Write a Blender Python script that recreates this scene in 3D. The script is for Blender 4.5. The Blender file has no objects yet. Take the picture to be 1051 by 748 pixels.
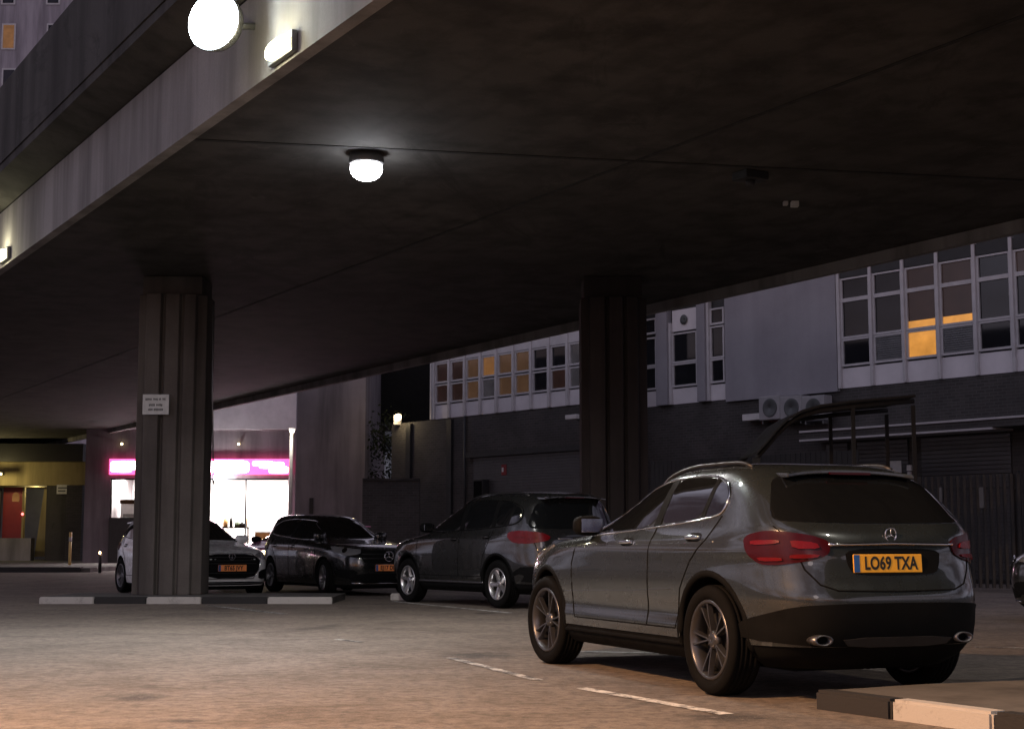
import bpy, bmesh, math, random
from mathutils import Vector, Matrix
from mathutils.bvhtree import BVHTree
from mathutils.geometry import delaunay_2d_cdt
random.seed(7)
R = math.radians
S = bpy.context.scene
COL = S.collection

# ---------------------------------------------------------------- camera
CAMH, FOC, CX, CY = 0.97, 1560.0, 525.5, 374.0
PITCH = math.atan((555.0 - CY) / FOC)
cam_d = bpy.data.cameras.new('camera')
cam = bpy.data.objects.new('camera', cam_d)
COL.objects.link(cam)
cam.location = (0, 0, CAMH)
cam.rotation_euler = (R(90) + PITCH, 0, 0)
cam_d.sensor_fit = 'HORIZONTAL'
cam_d.sensor_width = 36
cam_d.lens = FOC / 1051 * 36
cam_d.clip_end = 3000
cam_d.clip_start = 0.05
S.camera = cam
CP = Vector((0, 0, CAMH))


def ray(px, py):
    a, b = (px - CX) / FOC, (CY - py) / FOC
    c, s = math.cos(PITCH), math.sin(PITCH)
    return Vector((a, c - b * s, s + b * c))


def at_z(px, py, z=0.0):
    r = ray(px, py)
    return CP + r * ((z - CAMH) / r.z)


def at_y(px, py, Y):
    r = ray(px, py)
    return CP + r * (Y / r.y)


# ---------------------------------------------------------------- materials
def newmat(name):
    m = bpy.data.materials.new(name)
    m.use_nodes = True
    nt = m.node_tree
    return m, nt, nt.nodes['Principled BSDF']


def ramp(nt, fac, stops):
    n = nt.nodes.new('ShaderNodeValToRGB')
    el = n.color_ramp.elements
    while len(el) < len(stops):
        el.new(0.5)
    for e, (p, c) in zip(el, stops):
        e.position = p
        e.color = (*c, 1) if len(c) == 3 else c
    nt.links.new(fac, n.inputs[0])
    return n.outputs[0]


def noise(nt, scale, detail=4, rough=0.55, vec=None, dist=0.0):
    n = nt.nodes.new('ShaderNodeTexNoise')
    n.inputs['Scale'].default_value = scale
    n.inputs['Detail'].default_value = detail
    n.inputs['Roughness'].default_value = rough
    n.inputs['Distortion'].default_value = dist
    if vec is not None:
        nt.links.new(vec, n.inputs['Vector'])
    return n.outputs['Fac']


def mix(nt, fac, a, b, mode='MIX'):
    n = nt.nodes.new('ShaderNodeMix')
    n.data_type = 'RGBA'
    n.blend_type = mode
    for k, v in ((0, fac), (6, a), (7, b)):
        if hasattr(v, 'links') or hasattr(v, 'is_linked'):
            nt.links.new(v, n.inputs[k])
        elif isinstance(v, (int, float)):
            n.inputs[k].default_value = v
        else:
            n.inputs[k].default_value = (*v, 1)
    return n.outputs[2]


def coords(nt, kind='Object', scale=None):
    t = nt.nodes.new('ShaderNodeTexCoord')
    o = t.outputs[kind]
    if scale:
        mp = nt.nodes.new('ShaderNodeMapping')
        mp.inputs['Scale'].default_value = scale
        nt.links.new(o, mp.inputs[0])
        o = mp.outputs[0]
    return o


def worldpos(nt, scale=None):
    g = nt.nodes.new('ShaderNodeNewGeometry')
    o = g.outputs['Position']
    if scale:
        mp = nt.nodes.new('ShaderNodeMapping')
        mp.inputs['Scale'].default_value = scale
        nt.links.new(o, mp.inputs[0])
        o = mp.outputs[0]
    return o


def bump(nt, bs, h, strength=0.3, dist=0.01):
    b = nt.nodes.new('ShaderNodeBump')
    b.inputs['Strength'].default_value = strength
    b.inputs['Distance'].default_value = dist
    nt.links.new(h, b.inputs['Height'])
    nt.links.new(b.outputs[0], bs.inputs['Normal'])


def plain(name, col, rough=0.6, metal=0.0, var=0.12, scale=3.0, coat=0.0, spec=0.5):
    """plain paint / plastic / metal with slight grime variation"""
    m, nt, b = newmat(name)
    v = coords(nt)
    f = noise(nt, scale, 5, 0.6, v)
    c = ramp(nt, f, [(0.3, tuple(x * (1 - var) for x in col)), (0.7, tuple(min(1, x * (1 + var)) for x in col))])
    nt.links.new(c, b.inputs['Base Color'])
    rr = ramp(nt, noise(nt, scale * 2.3, 4, 0.6, v), [(0.3, (rough * .85,) * 3), (0.7, (min(1, rough * 1.15),) * 3)])
    nt.links.new(rr, b.inputs['Roughness'])
    b.inputs['Metallic'].default_value = metal
    b.inputs['Coat Weight'].default_value = coat
    b.inputs['Coat Roughness'].default_value = 0.04
    b.inputs['Specular IOR Level'].default_value = spec
    return m


def emis(name, col, strength, base=(0.8, 0.8, 0.8)):
    m, nt, b = newmat(name)
    b.inputs['Base Color'].default_value = (*base, 1)
    b.inputs['Emission Color'].default_value = (*col, 1)
    b.inputs['Emission Strength'].default_value = strength
    return m


def concrete(name, dark, light, board=None, bscale=0.35, bstr=0.25, streak=.8):
    m, nt, b = newmat(name)
    p = worldpos(nt)
    big = noise(nt, bscale, 6, 0.62, p)
    st = noise(nt, 1.0, 5, 0.6, worldpos(nt, (1.6, 1.6, 0.16)))
    fine = noise(nt, 38, 3, 0.6, p)
    c = ramp(nt, big, [(0.28, dark), (0.72, light)])
    c2 = mix(nt, ramp(nt, st, [(0.42, (0, 0, 0)), (0.66, (streak,) * 3)]), c, tuple(x * .5 for x in dark))
    c3 = mix(nt, ramp(nt, fine, [(0.3, (0, 0, 0)), (0.7, (0.25, 0.25, 0.25))]), c2, tuple(x * .7 for x in dark))
    if board:
        wv = nt.nodes.new('ShaderNodeTexWave')
        wv.inputs['Scale'].default_value = board
        wv.inputs['Distortion'].default_value = .35
        wv.inputs['Detail'].default_value = 3
        wv.bands_direction = 'X'
        nt.links.new(coords(nt), wv.inputs['Vector'])
        c3 = mix(nt, ramp(nt, wv.outputs['Fac'], [(0.0, (.22,) * 3), (.10, (0, 0, 0))]), c3, tuple(x * .55 for x in dark))
        bl = noise(nt, .7, 5, .7, worldpos(nt, (1, .35, 1)), 2.0)
        c3 = mix(nt, ramp(nt, bl, [(.56, (0, 0, 0)), (.66, (.55,) * 3)]), c3, tuple(x * .5 for x in dark))
        c3 = mix(nt, ramp(nt, noise(nt, 1.3, 6, .75, worldpos(nt, (1, 1, 1)), 1.0), [(.62, (0, 0, 0)), (.70, (.5,) * 3)]), c3, tuple(x * 1.35 for x in light))
    nt.links.new(c3, b.inputs['Base Color'])
    b.inputs['Roughness'].default_value = 0.88
    b.inputs['Specular IOR Level'].default_value = 0.25
    bump(nt, b, fine, bstr, 0.006)
    return m


def asphalt():
    m, nt, b = newmat('asphalt')
    p = worldpos(nt)
    big = noise(nt, 0.16, 6, 0.65, p, 0.4)
    mid = noise(nt, 1.1, 6, 0.65, p, 0.8)
    fine = noise(nt, 70, 4, 0.8, p)
    c = ramp(nt, big, [(0.3, (0.165, 0.138, 0.112)), (0.7, (0.265, 0.218, 0.176))])
    c = mix(nt, ramp(nt, mid, [(0.46, (0, 0, 0)), (0.66, (0.85,) * 3)]), c, (0.130, 0.108, 0.090))
    for sx_, sy_, ax_, ay_ in ((-2.36, 9.7, .30, .26), (-1.77, 8.42, .17, .14), (-.3, 13.2, .5, .5), (1.2, 8.6, .35, .3)):
        vm = nt.nodes.new('ShaderNodeVectorMath')
        vm.operation = 'SUBTRACT'
        nt.links.new(p, vm.inputs[0])
        vm.inputs[1].default_value = (sx_, sy_, 0)
        vs_ = nt.nodes.new('ShaderNodeVectorMath')
        vs_.operation = 'MULTIPLY'
        nt.links.new(vm.outputs[0], vs_.inputs[0])
        vs_.inputs[1].default_value = (1 / ax_, 1 / ay_, 0)
        ln = nt.nodes.new('ShaderNodeVectorMath')
        ln.operation = 'LENGTH'
        nt.links.new(vs_.outputs[0], ln.inputs[0])
        ad_ = nt.nodes.new('ShaderNodeMath')
        ad_.operation = 'MULTIPLY_ADD'
        nt.links.new(noise(nt, 5, 6, .75, p), ad_.inputs[0])
        ad_.inputs[1].default_value = 2.6
        nt.links.new(ln.outputs['Value'], ad_.inputs[2])
        c = mix(nt, stain_mask(nt, ad_.outputs[0]), c, (.022, .019, .017))
    oil = noise(nt, 0.55, 3, 0.5, worldpos(nt, (1, 1, 1)), 1.5)
    c = mix(nt, ramp(nt, oil, [(0.63, (0, 0, 0)), (0.74, (0.75,) * 3)]), c, (0.016, 0.015, 0.015))
    ag = ramp(nt, fine, [(0.54, (0, 0, 0)), (0.68, (0.85,) * 3)])
    c = mix(nt, ag, c, (0.34, 0.29, 0.25))
    gr = noise(nt, 11, 5, 0.75, p)
    c = mix(nt, ramp(nt, gr, [(0.40, (0.75,) * 3), (0.52, (0, 0, 0))]), c, (0.10, 0.083, 0.070))
    c = mix(nt, ramp(nt, gr, [(0.56, (0, 0, 0)), (0.70, (0.7,) * 3)]), c, (0.33, 0.275, 0.235))
    ad = ramp(nt, fine, [(0.30, (0.8,) * 3), (0.44, (0, 0, 0))])
    c = mix(nt, ad, c, (0.045, 0.038, 0.033))
    nt.links.new(c, b.inputs['Base Color'])
    rr = ramp(nt, mid, [(0.3, (0.62,) * 3), (0.75, (0.9,) * 3)])
    nt.links.new(rr, b.inputs['Roughness'])
    b.inputs['Specular IOR Level'].default_value = 0.35
    mm = nt.nodes.new('ShaderNodeMath')
    mm.operation = 'ADD'
    nt.links.new(fine, mm.inputs[0])
    nt.links.new(mid, mm.inputs[1])
    bump(nt, b, mm.outputs[0], 0.8, 0.016)
    return m


def stain_mask(nt, v):
    mr = nt.nodes.new('ShaderNodeMapRange')
    mr.inputs['From Min'].default_value = 1.5
    mr.inputs['From Max'].default_value = 2.3
    mr.inputs['To Min'].default_value = .85
    mr.inputs['To Max'].default_value = 0
    nt.links.new(v, mr.inputs['Value'])
    return mr.outputs['Result']


def noise_col(nt, scale, vec):
    n = nt.nodes.new('ShaderNodeTexNoise')
    n.inputs['Scale'].default_value = scale
    n.inputs['Detail'].default_value = 4
    nt.links.new(vec, n.inputs['Vector'])
    return n.outputs['Color']


def worn_paint(name, col, keep=0.5, under=(0.05, 0.047, 0.045)):
    m, nt, b = newmat(name)
    p = worldpos(nt)
    f = noise(nt, 6, 6, 0.7, p)
    g = noise(nt, 60, 3, 0.7, p)
    mm = nt.nodes.new('ShaderNodeMath')
    mm.operation = 'MULTIPLY_ADD'
    nt.links.new(g, mm.inputs[0])
    mm.inputs[1].default_value = 0.45
    nt.links.new(f, mm.inputs[2])
    k = ramp(nt, mm.outputs[0], [(keep + .14, (0, 0, 0)), (keep + .32, (1, 1, 1))])
    c = mix(nt, k, under, col)
    nt.links.new(c, b.inputs['Base Color'])
    b.inputs['Roughness'].default_value = 0.8
    bump(nt, b, g, 0.4, 0.006)
    return m


def brick(name, c1, c2, mortar):
    m, nt, b = newmat(name)
    v = coords(nt)
    sx = nt.nodes.new('ShaderNodeSeparateXYZ')
    nt.links.new(v, sx.inputs[0])
    cb = nt.nodes.new('ShaderNodeCombineXYZ')
    nt.links.new(sx.outputs[0], cb.inputs[0])
    nt.links.new(sx.outputs[2], cb.inputs[1])
    bt = nt.nodes.new('ShaderNodeTexBrick')
    nt.links.new(cb.outputs[0], bt.inputs['Vector'])
    bt.inputs['Color1'].default_value = (*c1, 1)
    bt.inputs['Color2'].default_value = (*c2, 1)
    bt.inputs['Mortar'].default_value = (*mortar, 1)
    bt.inputs['Scale'].default_value = 1.0
    bt.inputs['Brick Width'].default_value = 0.225
    bt.inputs['Row Height'].default_value = 0.075
    bt.inputs['Mortar Size'].default_value = 0.009
    st = noise(nt, 0.9, 6, 0.6, v)
    c = mix(nt, ramp(nt, st, [(0.4, (0, 0, 0)), (0.75, (0.6,) * 3)]), bt.outputs['Color'], tuple(x * .5 for x in c1))
    nt.links.new(c, b.inputs['Base Color'])
    b.inputs['Roughness'].default_value = 0.9
    bump(nt, b, bt.outputs['Fac'], -0.4, 0.01)
    return m


def car_paint(name, col, metal=0.55, flake=0.12):
    m, nt, b = newmat(name)
    v = coords(nt)
    f = noise(nt, 2.2, 5, 0.6, v)
    c = ramp(nt, f, [(0.3, tuple(x * .9 for x in col)), (0.7, tuple(x * 1.1 for x in col))])
    nt.links.new(c, b.inputs['Base Color'])
    b.inputs['Metallic'].default_value = metal
    rr = ramp(nt, noise(nt, 5, 6, 0.65, v), [(0.3, (0.22,) * 3), (0.75, (0.34,) * 3)])
    nt.links.new(rr, b.inputs['Roughness'])
    b.inputs['Coat Weight'].default_value = 1.0
    b.inputs['Coat IOR'].default_value = 1.6
    cr = ramp(nt, noise(nt, 9, 5, 0.7, v), [(0.35, (0.012,) * 3), (0.8, (0.04,) * 3)])
    nt.links.new(cr, b.inputs['Coat Roughness'])
    return m


M = {}
M['asphalt'] = asphalt()
M['paving'] = concrete('paving_concrete', (0.10, 0.095, 0.088), (0.17, 0.16, 0.15), bscale=0.8)
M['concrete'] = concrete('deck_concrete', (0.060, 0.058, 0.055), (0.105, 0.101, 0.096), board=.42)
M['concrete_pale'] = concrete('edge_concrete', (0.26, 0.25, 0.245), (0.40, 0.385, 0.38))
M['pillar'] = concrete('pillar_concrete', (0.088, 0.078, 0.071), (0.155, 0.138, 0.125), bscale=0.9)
M['pillar_dim'] = concrete('pillar_concrete_dim_lit', (0.034, 0.028, 0.027), (0.060, 0.048, 0.045), bscale=0.9)  # darker copy of the pillar concrete, dim reddish light put into the colour
M['joint'] = plain('joint_sealant', (0.02, 0.02, 0.02), 0.9)
M['kerb_white'] = worn_paint('kerb_white_paint', (0.46, 0.44, 0.41), 0.36, (0.25, 0.235, 0.22))
M['kerb_black'] = worn_paint('kerb_black_paint', (0.020, 0.019, 0.019), 0.16, (0.07, 0.065, 0.06))
M['line'] = worn_paint('line_paint', (0.66, 0.64, 0.60), 0.47)
M['line_worn'] = worn_paint('line_paint_worn', (0.60, 0.58, 0.54), 0.54)
M['frame_white'] = plain('white_window_frame', (0.52, 0.51, 0.52), 0.5, var=.1)
M['spandrel'] = plain('spandrel_panel', (0.70, 0.68, 0.70), 0.45, var=.12, scale=1.2)
M['wall_pale'] = concrete('pale_wall', (0.27, 0.265, 0.29), (0.37, 0.365, 0.395), bscale=0.5, streak=.15)
M['brick_dark'] = brick('dark_brick', (0.050, 0.048, 0.046), (0.072, 0.067, 0.064), (0.09, 0.087, 0.085))
M['render_mauve'] = concrete('mauve_render', (0.21, 0.185, 0.20), (0.31, 0.275, 0.295), bscale=0.6)
M['panel_light'] = plain('light_panel', (0.62, 0.58, 0.60), 0.6, var=.1)
M['shutter'] = plain('roller_shutter', (0.09, 0.09, 0.093), 0.45, metal=.3)
M['shutter_red'] = plain('red_stained_shutter', (0.22, 0.10, 0.10), 0.55)
M['glass'] = plain('window_glass', (0.012, 0.013, 0.016), 0.06, var=.2, spec=.6)
M['car_glass'] = plain('car_glass', (0.006, 0.007, 0.008), 0.03, var=.1, spec=1.0, coat=1)
M['black_plastic'] = plain('black_plastic', (0.0045, 0.0048, 0.005), 0.8, spec=.1)
M['rubber'] = plain('tyre_rubber', (0.006, 0.006, 0.006), 0.9, spec=.08)
M['alloy'] = plain('alloy_metal', (0.17, 0.17, 0.18), 0.42, metal=.9)
M['alloy_bright'] = plain('bright_alloy', (0.45, 0.45, 0.46), 0.33, metal=.9)
M['dark_metal'] = plain('dark_metal', (0.04, 0.04, 0.042), 0.45, metal=.6)
M['steel_dark'] = plain('dark_painted_steel', (0.025, 0.026, 0.026), 0.55)
M['galv'] = plain('galvanised_steel', (0.20, 0.205, 0.21), 0.5, metal=.7)
M['fence'] = plain('fence_steel', (0.045, 0.047, 0.05), 0.55, metal=.4)
M['chrome'] = plain('chrome', (0.75, 0.75, 0.76), 0.10, metal=1, var=.04)
M['red_lens'] = plain('red_lamp_lens', (0.12, 0.003, 0.006), 0.25, spec=.35)
M['red_lens_dark'] = plain('dark_red_lens', (0.036, 0.0012, 0.003), 0.22, spec=.3)
M['clear_lens'] = plain('clear_lamp_lens', (0.35, 0.36, 0.38), 0.08, metal=.5, coat=1)
M['plate_yellow'] = plain('yellow_plate', (0.86, 0.42, 0.03), 0.4, var=.05)
M['plate_sodium_lit'] = plain('sodium_lit_plate', (0.90, 0.30, 0.09), 0.4, var=.05)  # white front plates with orange sodium light put into their colour
M['plate_blue'] = plain('plate_blue_band', (0.02, 0.10, 0.32), 0.4)
M['ink'] = plain('black_ink', (0.012, 0.012, 0.012), 0.6)
M['sign_white'] = plain('white_sign', (0.62, 0.64, 0.63), 0.55, var=.12, scale=9)
M['ink_grey'] = plain('grey_print', (0.10, 0.11, 0.11), 0.7)
M['red_paint'] = plain('red_paint', (0.22, 0.012, 0.014), 0.5)
M['blue_paint'] = plain('grey_blue_paint', (0.12, 0.13, 0.19), 0.6)
M['yellow_lit_wall'] = concrete('yellow_lit_concrete', (0.30, 0.25, 0.13), (0.44, 0.37, 0.20))  # plain concrete with the yellow lamp light put into its colour
M['white_plastic'] = plain('white_plastic', (0.66, 0.66, 0.65), 0.4)
M['paint_gunmetal'] = car_paint('gunmetal_paint', (0.022, 0.028, 0.030), .28)
M['paint_graphite'] = car_paint('graphite_paint', (0.020, 0.021, 0.021), .35)
M['paint_silver'] = car_paint('pale_silver_paint', (0.80, 0.81, 0.82), .05)
M['paint_black'] = car_paint('black_paint', (0.008, 0.009, 0.009), .1)
M['paint_sign_lit'] = car_paint('sign_lit_paint', (0.85, 0.30, 0.52), .05)  # pink glow of the shop sign put into the car's colour
M['bark'] = plain('bark', (0.05, 0.042, 0.035), 0.9)
M['leaf'] = plain('leaf', (0.045, 0.06, 0.03), 0.7)
M['lamp_white'] = emis('lamp_white', (0.86, 0.97, 1.0), 34)
M['lamp_soffit'] = emis('lamp_soffit', (0.95, 0.95, 1.0), 14)
M['lamp_yellow'] = emis('lamp_yellow', (1.0, 0.92, 0.55), 4)
M['lamp_warm'] = emis('lamp_warm', (1.0, 0.78, 0.42), 6)
M['lamp_sodium'] = emis('lamp_sodium', (1.0, 0.55, 0.25), 5)
M['lamp_red'] = emis('lamp_red', (1.0, 0.10, 0.10), 2)

# ---------------------------------------------------------------- mesh helpers


class MB:
    def __init__(s):
        s.v, s.f, s.sm = [], [], []

    def add(s, vs, fs, smooth=False):
        o = len(s.v)
        s.v += [tuple(p) for p in vs]
        s.f += [tuple(i + o for i in f) for f in fs]
        s.sm += [smooth] * len(fs)
        return s

    def box(s, x0, x1, y0, y1, z0, z1, mat=None):
        vs = [Vector(p) for p in ((x0, y0, z0), (x1, y0, z0), (x1, y1, z0), (x0, y1, z0), (x0, y0, z1), (x1, y0, z1), (x1, y1, z1), (x0, y1, z1))]
        if mat is not None:
            vs = [mat @ p for p in vs]
        return s.add(vs, [(3, 2, 1, 0), (4, 5, 6, 7), (0, 1, 5, 4), (1, 2, 6, 5), (2, 3, 7, 6), (3, 0, 4, 7)])

    def prism(s, pts, z0, z1, mat=None):
        n = len(pts)
        vs = [Vector((x, y, z0)) for x, y in pts] + [Vector((x, y, z1)) for x, y in pts]
        if mat is not None:
            vs = [mat @ p for p in vs]
        return s.add(vs, [tuple(range(n - 1, -1, -1)), tuple(range(n, 2 * n))] + [(i, (i + 1) % n, n + (i + 1) % n, n + i) for i in range(n)])

    def tube(s, pts, r, n=8, closed=False, r2=None):
        pts = [Vector(p) for p in pts]
        L = len(pts)
        vs, fs = [], []
        up = Vector((0, 0, 1))
        for i, p in enumerate(pts):
            a = pts[(i - 1) % L] if (i > 0 or closed) else p
            b = pts[(i + 1) % L] if (i < L - 1 or closed) else p
            d = (b - a).normalized()
            u = d.cross(up)
            if u.length < 0.05:
                u = d.cross(Vector((0, 1, 0)))
            u.normalize()
            w = u.cross(d)
            rr = r if r2 is None else r + (r2 - r) * i / max(1, L - 1)
            for k in range(n):
                t = 2 * math.pi * k / n
                vs.append(p + (u * math.cos(t) + w * math.sin(t)) * rr)
        for i in range(L if closed else L - 1):
            for k in range(n):
                j = (i + 1) % L
                fs.append((i * n + k, i * n + (k + 1) % n, j * n + (k + 1) % n, j * n + k))
        if not closed:
            fs += [tuple(range(n - 1, -1, -1)), tuple(range((L - 1) * n, L * n))]
        return s.add(vs, fs, True)

    def lathe(s, prof, n=40, axis='y', closed=True, c=(0, 0, 0)):
        vs, fs = [], []
        k = len(prof)
        for i in range(n):
            t = 2 * math.pi * i / n
            for r, h in prof:
                if axis == 'y':
                    vs.append((c[0] + r * math.cos(t), c[1] + h, c[2] + r * math.sin(t)))
                elif axis == 'x':
                    vs.append((c[0] + h, c[1] + r * math.cos(t), c[2] + r * math.sin(t)))
                else:
                    vs.append((c[0] + r * math.cos(t), c[1] + r * math.sin(t), c[2] + h))
        for i in range(n):
            for j in range(k if closed else k - 1):
                a, b = i, (i + 1) % n
                j2 = (j + 1) % k
                fs.append((a * k + j, b * k + j, b * k + j2, a * k + j2))
        return s.add(vs, fs, True)

    def blob(s, c, rx, ry, rz, n=14, m=9, e=2.6):
        vs, fs = [], []
        sg = lambda t, q: math.copysign(abs(t) ** (2 / q), t)
        for j in range(m + 1):
            ph = -math.pi / 2 + math.pi * j / m
            for i in range(n):
                th = 2 * math.pi * i / n
                vs.append((c[0] + rx * sg(math.cos(ph), e) * sg(math.cos(th), e), c[1] + ry * sg(math.cos(ph), e) * sg(math.sin(th), e), c[2] + rz * sg(math.sin(ph), e)))
        for j in range(m):
            for i in range(n):
                fs.append((j * n + i, j * n + (i + 1) % n, (j + 1) * n + (i + 1) % n, (j + 1) * n + i))
        return s.add(vs, fs, True)

    def build(s, name, mat, parent=None, bevel=0.0, fix=True):
        me = bpy.data.meshes.new(name)
        me.from_pydata(s.v, [], s.f)
        me.materials.append(mat)
        me.polygons.foreach_set('use_smooth', s.sm)
        if fix:
            b = bmesh.new()
            b.from_mesh(me)
            bmesh.ops.recalc_face_normals(b, faces=b.faces)
            b.to_mesh(me)
            b.free()
        o = bpy.data.objects.new(name, me)
        COL.objects.link(o)
        if parent:
            o.parent = parent
        if bevel:
            md = o.modifiers.new('bevel', 'BEVEL')
            md.width = bevel
            md.segments = 2
            md.limit_method = 'ANGLE'
        return o


def thing(name, label, cat, loc=(0, 0, 0), rz=0.0, group=None):
    o = bpy.data.objects.new(name, None)
    o.empty_display_size = 0.2
    COL.objects.link(o)
    o.location = loc
    o.rotation_euler = (0, 0, rz)
    return tag(o, label, cat, group)


def tag(o, label, cat, group=None):
    o['label'] = label
    o['category'] = cat
    if group:
        o['group'] = group
    return o


def struct(o, kind='structure'):
    o['kind'] = kind
    return o


def text_mesh(name, body, size, mat, parent, loc, rot, sx=1.0, weight=0.0, ext=0.002, align='CENTER', font_space=1.0):
    cu = bpy.data.curves.new(name, 'FONT')
    cu.body = body
    cu.size = size
    cu.align_x = align
    cu.align_y = 'CENTER'
    cu.offset = weight
    cu.extrude = ext
    cu.space_character = font_space
    cu.resolution_u = 4
    t = bpy.data.objects.new(name + '_tmp', cu)
    COL.objects.link(t)
    dg = bpy.context.evaluated_depsgraph_get()
    dg.update()
    me = bpy.data.meshes.new_from_object(t.evaluated_get(dg))
    bpy.data.objects.remove(t)
    me.transform(Matrix.Diagonal((sx, 1, 1, 1)))
    me.name = name
    me.materials.clear()
    me.materials.append(mat)
    o = bpy.data.objects.new(name, me)
    COL.objects.link(o)
    o.parent = parent
    o.location = loc
    o.rotation_euler = rot
    return o


def light(name, kind, loc, energy, col, size=0.3, target=None, spot=None, blend=0.5):
    d = bpy.data.lights.new(name, kind)
    d.energy = energy
    d.color = col
    if kind == 'AREA':
        d.size = size
    elif kind != 'SUN':
        d.shadow_soft_size = size
    if kind == 'SPOT':
        d.spot_size = R(spot or 120)
        d.spot_blend = blend
    o = bpy.data.objects.new(name, d)
    COL.objects.link(o)
    o.location = loc
    if target is not None:
        o.rotation_euler = (Vector(target) - Vector(loc)).to_track_quat('-Z', 'Y').to_euler()
    return o

# ================================================================ cars
M['alloy_dark'] = plain('dark_alloy', (.12, .12, .125), .34, metal=.85)
def pchip(xs, ys, q):
    n = len(xs)
    h = [xs[i + 1] - xs[i] for i in range(n - 1)]
    d = [(ys[i + 1] - ys[i]) / h[i] for i in range(n - 1)]
    m = [d[0]] + [0 if d[i - 1] * d[i] <= 0 else 2 * d[i - 1] * d[i] / (d[i - 1] + d[i]) for i in range(1, n - 1)] + [d[-1]]
    for i in range(n - 1):
        if q <= xs[i + 1] or i == n - 2:
            t = (q - xs[i]) / h[i]
            return ((2 * t**3 - 3 * t**2 + 1) * ys[i] + (t**3 - 2 * t**2 + t) * h[i] * m[i] + (-2 * t**3 + 3 * t**2) * ys[i + 1] + (t**3 - t**2) * h[i] * m[i + 1])


def loft(levels, sub=6, N=112):
    """stack of rounded plan outlines; level = (z, x_front, x_rear, half_width, n_front, n_rear)"""
    zs = [l[0] for l in levels]
    zz = []
    for a, b in zip(zs, zs[1:]):
        zz += [a + (b - a) * i / sub for i in range(sub)]
    zz.append(zs[-1])
    vs, fs = [], []
    for z in zz:
        xf, xr, w, nf, nr = [pchip(zs, [l[k] for l in levels], z) for k in range(1, 6)]
        xc = 0.5 * (xf + xr)
        for i in range(N):
            t = 2 * math.pi * (i + .5) / N
            c, s = math.cos(t), math.sin(t)
            n = nf if c > 0 else nr
            px = math.copysign(abs(c) ** (2 / n), c) * (xf - xc)
            py = math.copysign(abs(s) ** (2 / (.5 * (nf + nr))), s) * w
            vs.append((xc + px, py, z))
    L = len(zz)
    for j in range(L - 1):
        for i in range(N):
            fs.append((j * N + i, j * N + (i + 1) % N, (j + 1) * N + (i + 1) % N, (j + 1) * N + i))
    for row, rev in ((0, True), (L - 1, False)):
        z = zz[row]
        ring = [row * N + i for i in range(N)]
        xf, xr = [pchip(zs, [l[k] for l in levels], z) for k in (1, 2)]
        vs.append(((xf + xr) / 2, 0, z))
        ci = len(vs) - 1
        for i in range(N):
            f = (ring[i], ring[(i + 1) % N], ci)
            fs.append(f[::-1] if rev else f)
    return vs, fs


def rounded(poly, it=2):
    for _ in range(it):
        out = []
        n = len(poly)
        for i in range(n):
            a, b = poly[i], poly[(i + 1) % n]
            out.append((a[0] * .8 + b[0] * .2, a[1] * .8 + b[1] * .2))
            out.append((a[0] * .2 + b[0] * .8, a[1] * .2 + b[1] * .8))
        poly = out
    return poly


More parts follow.
